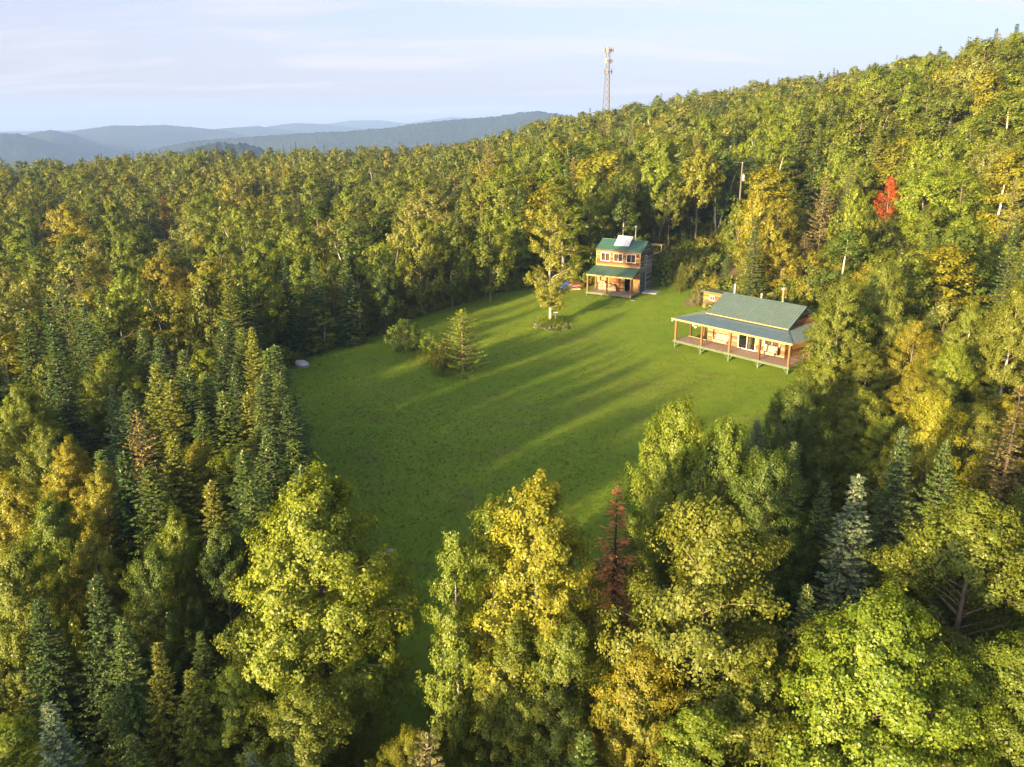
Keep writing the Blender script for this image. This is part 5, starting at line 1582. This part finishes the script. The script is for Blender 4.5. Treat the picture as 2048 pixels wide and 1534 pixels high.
def basket():
    x, y = lc_loc(.9, 2.3)
    root = empty('hanging_basket', (x, y, -1.09 + 1.1), 0); tag(root, 'white hanging flower basket at the left end of the long porch', 'flower basket')
    m = MB(); m.tube([(0, 0, 0), (0, 0, .06), (0, 0, .22), (0, 0, .24)], [.08, .14, .2, .17], 10); m.build('pot', M['white'], root)
    v, q, l_ = [], [], []
    (wv, wq), (v, q, lv) = broadleaf(200, H=.6, R=.33, base=.05, prof='round', branches=14, tufts=2, leaves=14, leaf=.08, tuft=.12, stems=2, bark=.01, wood_n=4)
    o = mesh_obj('flowers', np_mesh('flowers', v + np.array([0, 0, .15]), q, M['flower'], lv), root)
    h = MB()
    for k in range(3): h.tube([(.18 * math.cos(k * 2.09), .18 * math.sin(k * 2.09), .22), (0, 0, 1.05)], .008, 4)
    h.build('hanger', M['dark'], root)
basket()

# ------------------------------------------------------------------ mast, poles, wires
def mast():
    r = ray(1213.5, 222); t = 455.0
    x, y = r[0] * t, r[1] * t
    z = float(ground(x, y))
    root = empty('lattice_mast', (x, y, z), .35); tag(root, 'tall lattice telecom mast with three rings of antennas on the ridge', 'mast')
    top = CAMZ + y * ((H0 / 2 - 93) / F * CP - SP) / (CP + (H0 / 2 - 93) / F * SP) - z
    w0, w1 = 3.3, 1.15
    hw = lambda h: w0 + (w1 - w0) * min(1, h / (top * .82))
    C = [(math.cos(k * 2.0944 + .5), math.sin(k * 2.0944 + .5)) for k in range(3)]
    for k in range(3):
        m = MB(); m.tube([(C[k][0] * hw(h), C[k][1] * hw(h), h) for h in (0, top * .4, top * .82, top * .97)], .22, 6); m.build('leg', M['steel'], root)
    n = 13
    hs = [top * .82 * (1 - (1 - i / n) ** 1.05) for i in range(n + 1)]
    for i in range(n):
        m = MB()
        for k in range(3):
            a, b = C[k], C[(k + 1) % 3]; h0, h1 = hs[i], hs[i + 1]
            p = lambda c, h: (c[0] * hw(h), c[1] * hw(h), h)
            m.bar(p(a, h0), p(b, h1), .18); m.bar(p(b, h0), p(a, h1), .18); m.bar(p(a, h1), p(b, h1), .15)
        m.build('bracing', M['steel'], root)
    for j, (f, rad, cnt) in enumerate(((.965, 3.1, 12), (.86, 2.9, 12), (.755, 2.6, 9))):
        h = top * f
        m = MB()
        for k in range(3):
            a0 = k * 2.0944 - .15; a1 = a0 + 2.0944
            m.bar((rad * math.cos(a0), rad * math.sin(a0), h), (rad * math.cos(a1), rad * math.sin(a1), h), .14)
            m.bar((0, 0, h), (rad * .6 * math.cos(a0 + 1.05), rad * .6 * math.sin(a0 + 1.05), h), .14)
        ring = m.build('antenna_mount', M['steel'], root)
        for k in range(cnt):
            s = k / cnt * 3; i = int(s); u = .12 + (s - i) * .95
            a0 = i * 2.0944 - .15; a1 = a0 + 2.0944
            x_ = rad * ((1 - u) * math.cos(a0) + u * math.cos(a1)); y_ = rad * ((1 - u) * math.sin(a0) + u * math.sin(a1))
            m = MB(); m.tone = random.random(); m.bar((x_ * 1.06, y_ * 1.06, h - 1.25), (x_ * 1.06, y_ * 1.06, h + 1.25), .36, .2, up=(x_, y_, 0)); m.bar((x_, y_, h - .5), (x_, y_, h + .5), .22, .4)
            m.build('antenna', M['antenna'], ring)
    m = MB(); m.tube([(0, 0, top * .9), (0, 0, top * 1.0)], .1, 6); m.build('spike', M['dark'], root)
mast()

def pole(px, py, x_off, h, label, trafo, dep):
    r = ray(px, py); t = dep
    x, y, zt = r[0] * t, r[1] * t, CAMZ + r[2] * t
    z = float(ground(x, y)); hh = zt - z
    root = empty('utility_pole', (x, y, z), .3); tag(root, label, 'pole', 'utility poles')
    m = MB(); m.tube([(0, 0, -.3), (.02, 0, hh * .5), (0, 0, hh)], [.17, .15, .11], 9); m.build('shaft', M['pole_wood'], root)
    m = MB(); m.tube([(0, 0, hh), (0, 0, hh + .14), (0, 0, hh + .2)], [.04, .06, .03], 7); m.build('insulator', M['white'], root)
    if trafo:
        m = MB(); zz = hh - 2.6; m.tube([(.38, 0, zz), (.38, 0, zz + .08), (.38, 0, zz + .85), (.38, 0, zz + .92)], [.22, .25, .25, .2], 12); m.tube([(.38, 0, zz + .92), (.38, 0, zz + 1.12)], .05, 6); m.box(.08, .2, -.05, .05, zz + .2, zz + .7)
        m.build('transformer', M['metal'], root)
    return Vector((x, y, zt + .15))
p1 = pole(1485, 327, 0, 11, 'grey wooden utility pole with transformer by the track', True, 128)
p2 = pole(1392 + 200, 232, 0, 11, 'far wooden utility pole at the end of the wires on the right slope', False, 215)
p3 = pole(1278, 262, 0, 10, 'small far utility pole among treetops below the mast', False, 330)
def wire(a, b, sag, label, off=0):
    pts = []
    for k in range(17):
        t = k / 16; p = a.lerp(b, t); p.z -= sag * 4 * t * (1 - t) + off; pts.append(p)
    m = MB(); m.tube(pts, .03, 5); tag(m.build('overhead_wire', M['metal']), label, 'wire', 'overhead wires')
wire(p1, p2, 1.6, 'upper overhead wire from the transformer pole up the right slope')
wire(p1, p2, 1.8, 'lower overhead wire from the transformer pole up the right slope', 1.3)
wire(p1, p3, 2.5, 'overhead wire from the transformer pole towards the far pole')
q = at(1448, 478)
m = MB(); m.tube([(q[0], q[1], q[2] - .2), (q[0] + .9, q[1] + .5, q[2] + 4.2)], .06, 6)
tag(m.build('leaning_stake', M['white']), 'thin pale leaning stake beside the track up the wood', 'stake')

# ------------------------------------------------------------------ stones, boat, tub and small things
def rock(name, x, y, z, sx, sy, sz, mat, seed, label, group=None):
    bm = bmesh.new(); bmesh.ops.create_icosphere(bm, subdivisions=2, radius=1)
    r = random.Random(seed); ph = [r.uniform(0, 6) for _ in range(6)]
    for v in bm.verts:
        c = v.co
        k = 1 + .22 * math.sin(2.3 * c.x + ph[0]) * math.cos(1.9 * c.y + ph[1]) + .16 * math.sin(3.1 * c.z + ph[2] + c.x) + r.uniform(-.05, .05)
        k = min(k, 1.08)
        v.co = Vector((c.x * sx * k, c.y * sy * k, c.z * sz * k))
    me = bpy.data.meshes.new(name); bm.to_mesh(me); bm.free(); me.materials.append(mat)
    a_ = me.attributes.new('lv', 'FLOAT', 'POINT'); a_.data.foreach_set('value', [r.random()] * len(me.vertices))
    o = mesh_obj(name, me); o.location = (x, y, z + sz * .45); o.rotation_euler = (0, 0, r.uniform(0, 6.28))
    return tag(o, label, 'stone', group)
q = at(605, 733)
rock('boulder', q[0], q[1], q[2], .85, .6, .62, M['stone_pale'], 3, 'pale grey boulder at the left edge of the lawn')
r_ = random.Random(9)
for k in range(15):
    a_ = math.radians(150 + k * 14.5)
    x, y = BIRCH[0] + 2.1 * math.cos(a_) * r_.uniform(.8, 1.12), BIRCH[1] + 1.85 * math.sin(a_) * r_.uniform(.8, 1.12)
    side = ['first', 'second', 'third', 'fourth', 'fifth', 'sixth', 'seventh', 'eighth', 'ninth', 'tenth', 'eleventh', 'twelfth', 'thirteenth', 'fourteenth', 'fifteenth'][k]
    rock('edging_stone', x, y, float(ground(x, y)) - .08, r_.uniform(.24, .42), r_.uniform(.2, .3), r_.uniform(.15, .25), M['stone'], 20 + k, f'edging stone of the birch mound, {side} counted from the left', 'stones edging the birch mound')
x, y = BIRCH[0] + 1.6, BIRCH[1] - 2.4
rock('flat_stone', x, y, float(ground(x, y)) - .06, .6, .3, .1, M['stone_pale'], 77, 'flat pale stone lying in the grass right of the birch mound')
for k in range(14):
    a_ = math.radians(k * 360 / 14 + 8)
    x, y = LARCH[0] + .95 * math.cos(a_) * r_.uniform(.75, 1.2), LARCH[1] + .85 * math.sin(a_) * r_.uniform(.75, 1.2)
    nm = ['at its right', 'right rear', 'rear right', 'rear', 'rear left', 'left rear', 'back at its left', 'at its left', 'left front', 'front left', 'front', 'front right', 'right front', 'near its right'][k]
    rock('ring_stone', x, y, float(ground(x, y)) - .05, r_.uniform(.14, .24), r_.uniform(.12, .2), r_.uniform(.09, .15), M['stone'], 50 + k, f'small stone of the larch ring, {nm}', 'stones ringing the larch')
def bird_feeder():
    x, y = BIRCH[0] + .62, BIRCH[1] - .1
    z = float(ground(x, y))
    root = empty('bird_feeder', (x, y, z)); tag(root, 'little white-roofed bird feeder on a post beside the lawn birch', 'bird feeder')
    m = MB(); m.tube([(0, 0, -.1), (0, 0, .95)], .09, 8); m.build('post', M['pole_wood'], root)
    m = MB(); m.box(-.14, .14, -.12, .12, .95, 1.12); m.build('tray', M['dark'], root)
    m = MB(); m.box(-.24, .24, -.2, .2, 1.12, 1.2); m.build('roof', M['white'], root)
bird_feeder()
def boat():
    q = at(1142, 577)
    root = empty('upturned_rowing_boat', q, -.35); tag(root, 'dull red rowing boat upturned at the wood edge left of the cabin', 'boat')
    bm = bmesh.new(); n, m_ = 13, 7; V = []
    for i in range(n):
        t = i / (n - 1) * 2 - 1; w = .72 * (1 - abs(t) ** 2.6) ** .6 + .01; hgt = .62 * (1 - .35 * abs(t) ** 2)
        V.append([bm.verts.new((t * 1.9, w * math.cos(math.pi * k / (m_ - 1)), .35 + hgt * math.sin(math.pi * k / (m_ - 1)) ** .7)) for k in range(m_)])
    for i in range(n - 1):
        for k in range(m_ - 1): bm.faces.new((V[i][k], V[i + 1][k], V[i + 1][k + 1], V[i][k + 1]))
    me = bpy.data.meshes.new('hull'); bm.to_mesh(me); bm.free(); me.materials.append(M['red_paint']); mesh_obj('hull', me, root)
    k = MB(); k.tone = .5; k.tube([(-1.85, 0, .75), (-1, 0, .99), (1, 0, .99), (1.85, 0, .75)], .04, 6); k.build('keel', M['red_paint'], root)
    b = MB(); b.tone = .6; b.box(-1.2, -1.0, -.7, .7, -.05, .35); b.box(1.0, 1.2, -.7, .7, -.05, .35); b.build('trestle', M['pole_wood'], root)
    q2 = at(1127, 579)
    t = empty('blue_crate', (q2[0], q2[1], q2[2]), .3); tag(t, 'bright blue plastic crate beside the upturned red boat', 'crate')
    m = MB(); m.tone = .5; m.hexa([(-.55, -.35, 0), (.55, -.35, 0), (.55, .35, 0), (-.55, .35, 0), (-.62, -.4, .95), (.62, -.4, .95), (.62, .4, .95), (-.62, .4, .95)]); m.build('body', M['blue'], t)
    m = MB(); m.tone = .5; m.box(-.66, .66, -.44, .44, .95, 1.03); m.build('lid', M['blue'], t)
    q3 = at(1148, 581)
    m = MB(); m.tone = .7; m.tube([(q3[0] - .9, q3[1], q3[2] + .15), (q3[0] + .9, q3[1] + .1, q3[2] + .18)], .14, 8); tag(m.build('sawn_log', M['log']), 'sawn orange-brown log lying before the upturned boat', 'log')
boat()
q = at(780, 1105)
m = MB(); m.tone = .3; m.tube([(q[0], q[1], q[2] + .03), (q[0], q[1], q[2] + .13), (q[0], q[1], q[2] + .16)], [.26, .26, .2], 14)
tag(m.build('well_cover', M['concrete']), 'round grey well cover set in the near lawn', 'cover')
q = at(905, 640)
fl_root = empty('white_flowers', (-6.9, 86.0, float(ground(-6.9, 86.0)))); tag(fl_root, 'tall plant with white flower heads left of the young larch', 'flower')
for k in range(5):
    x, y, h = r_.uniform(-.5, .5), r_.uniform(-.3, .3), r_.uniform(1.2, 1.6)
    m = MB(); m.tube([(x * .4, y * .4, 0), (x, y, h)], .015, 5); s_ = m.build('stem', M['green_paint'], fl_root)
    m = MB(); m.tube([(x, y, h - .02), (x, y, h + .05), (x, y, h + .08)], [.05, .16, .08], 9); m.build('flower_head', M['flower'], s_)
# brushwood at the mouth of the track
for k, (px, py) in enumerate([(1405, 548), (1398, 540), (1412, 538)]):
    q = at(px, py); m = MB()
    for j in range(14):
        a_ = r_.uniform(0, 6.28); L_ = r_.uniform(.6, 1.5); x, y = q[0] + r_.uniform(-.7, .7), q[1] + r_.uniform(-.5, .5)
        m.tube([(x, y, q[2] + .1 + r_.random() * .4), (x + L_ * math.cos(a_), y + L_ * math.sin(a_), q[2] + .1 + r_.random() * .6)], [.035, .012], 5)
    tag(m.build('brush_pile', M['bark']), ['grey brush pile at the mouth of the track, nearest the cabins', 'brush pile left in the track behind the nearest one', 'brush pile highest up the track'][k], 'brush pile', 'brush piles by the track')

def dirt_patch(name, cx, cy, rx, ry, seed):
    a = np.linspace(0, 2 * math.pi, 22)[:-1]; r__ = np.random.default_rng(seed)
    k = 1 + .25 * np.sin(2 * a + seed) + r__.normal(0, .08, 21)
    grid_patch(name, np.stack([cx + rx * k * np.cos(a), cy + ry * k * np.sin(a)], 1), .25, .085, M['dirt'])
q = at(1388, 606); dirt_patch('dirt_patch', q[0], q[1], 1.3, 2.2, 1)
q = at(345, 1268); dirt_patch('dirt_patch', q[0], q[1], 2.2, 1.3, 2)
q = at(1125, 612); dirt_patch('dirt_patch', q[0], q[1], .9, .5, 3)

# ------------------------------------------------------------------ the air
def haze():
    m = bpy.data.materials.new('haze'); m.use_nodes = True
    n, l = m.node_tree.nodes, m.node_tree.links
    n.remove(n['Principled BSDF'])
    v = n.new('ShaderNodeVolumePrincipled')
    v.inputs['Color'].default_value = (.33, .53, 1.0, 1)
    v.inputs['Density'].default_value = 1.6e-4
    v.inputs['Anisotropy'].default_value = 0.0
    l.new(v.outputs[0], n['Material Output'].inputs['Volume'])
    b = MB(); b.box(-10600, 10600, -10600, 10600, -260, 215)
    o = b.build('haze', m, kind='stuff'); tag(o, 'thin blue evening haze filling the air over the hills', 'haze')
haze()
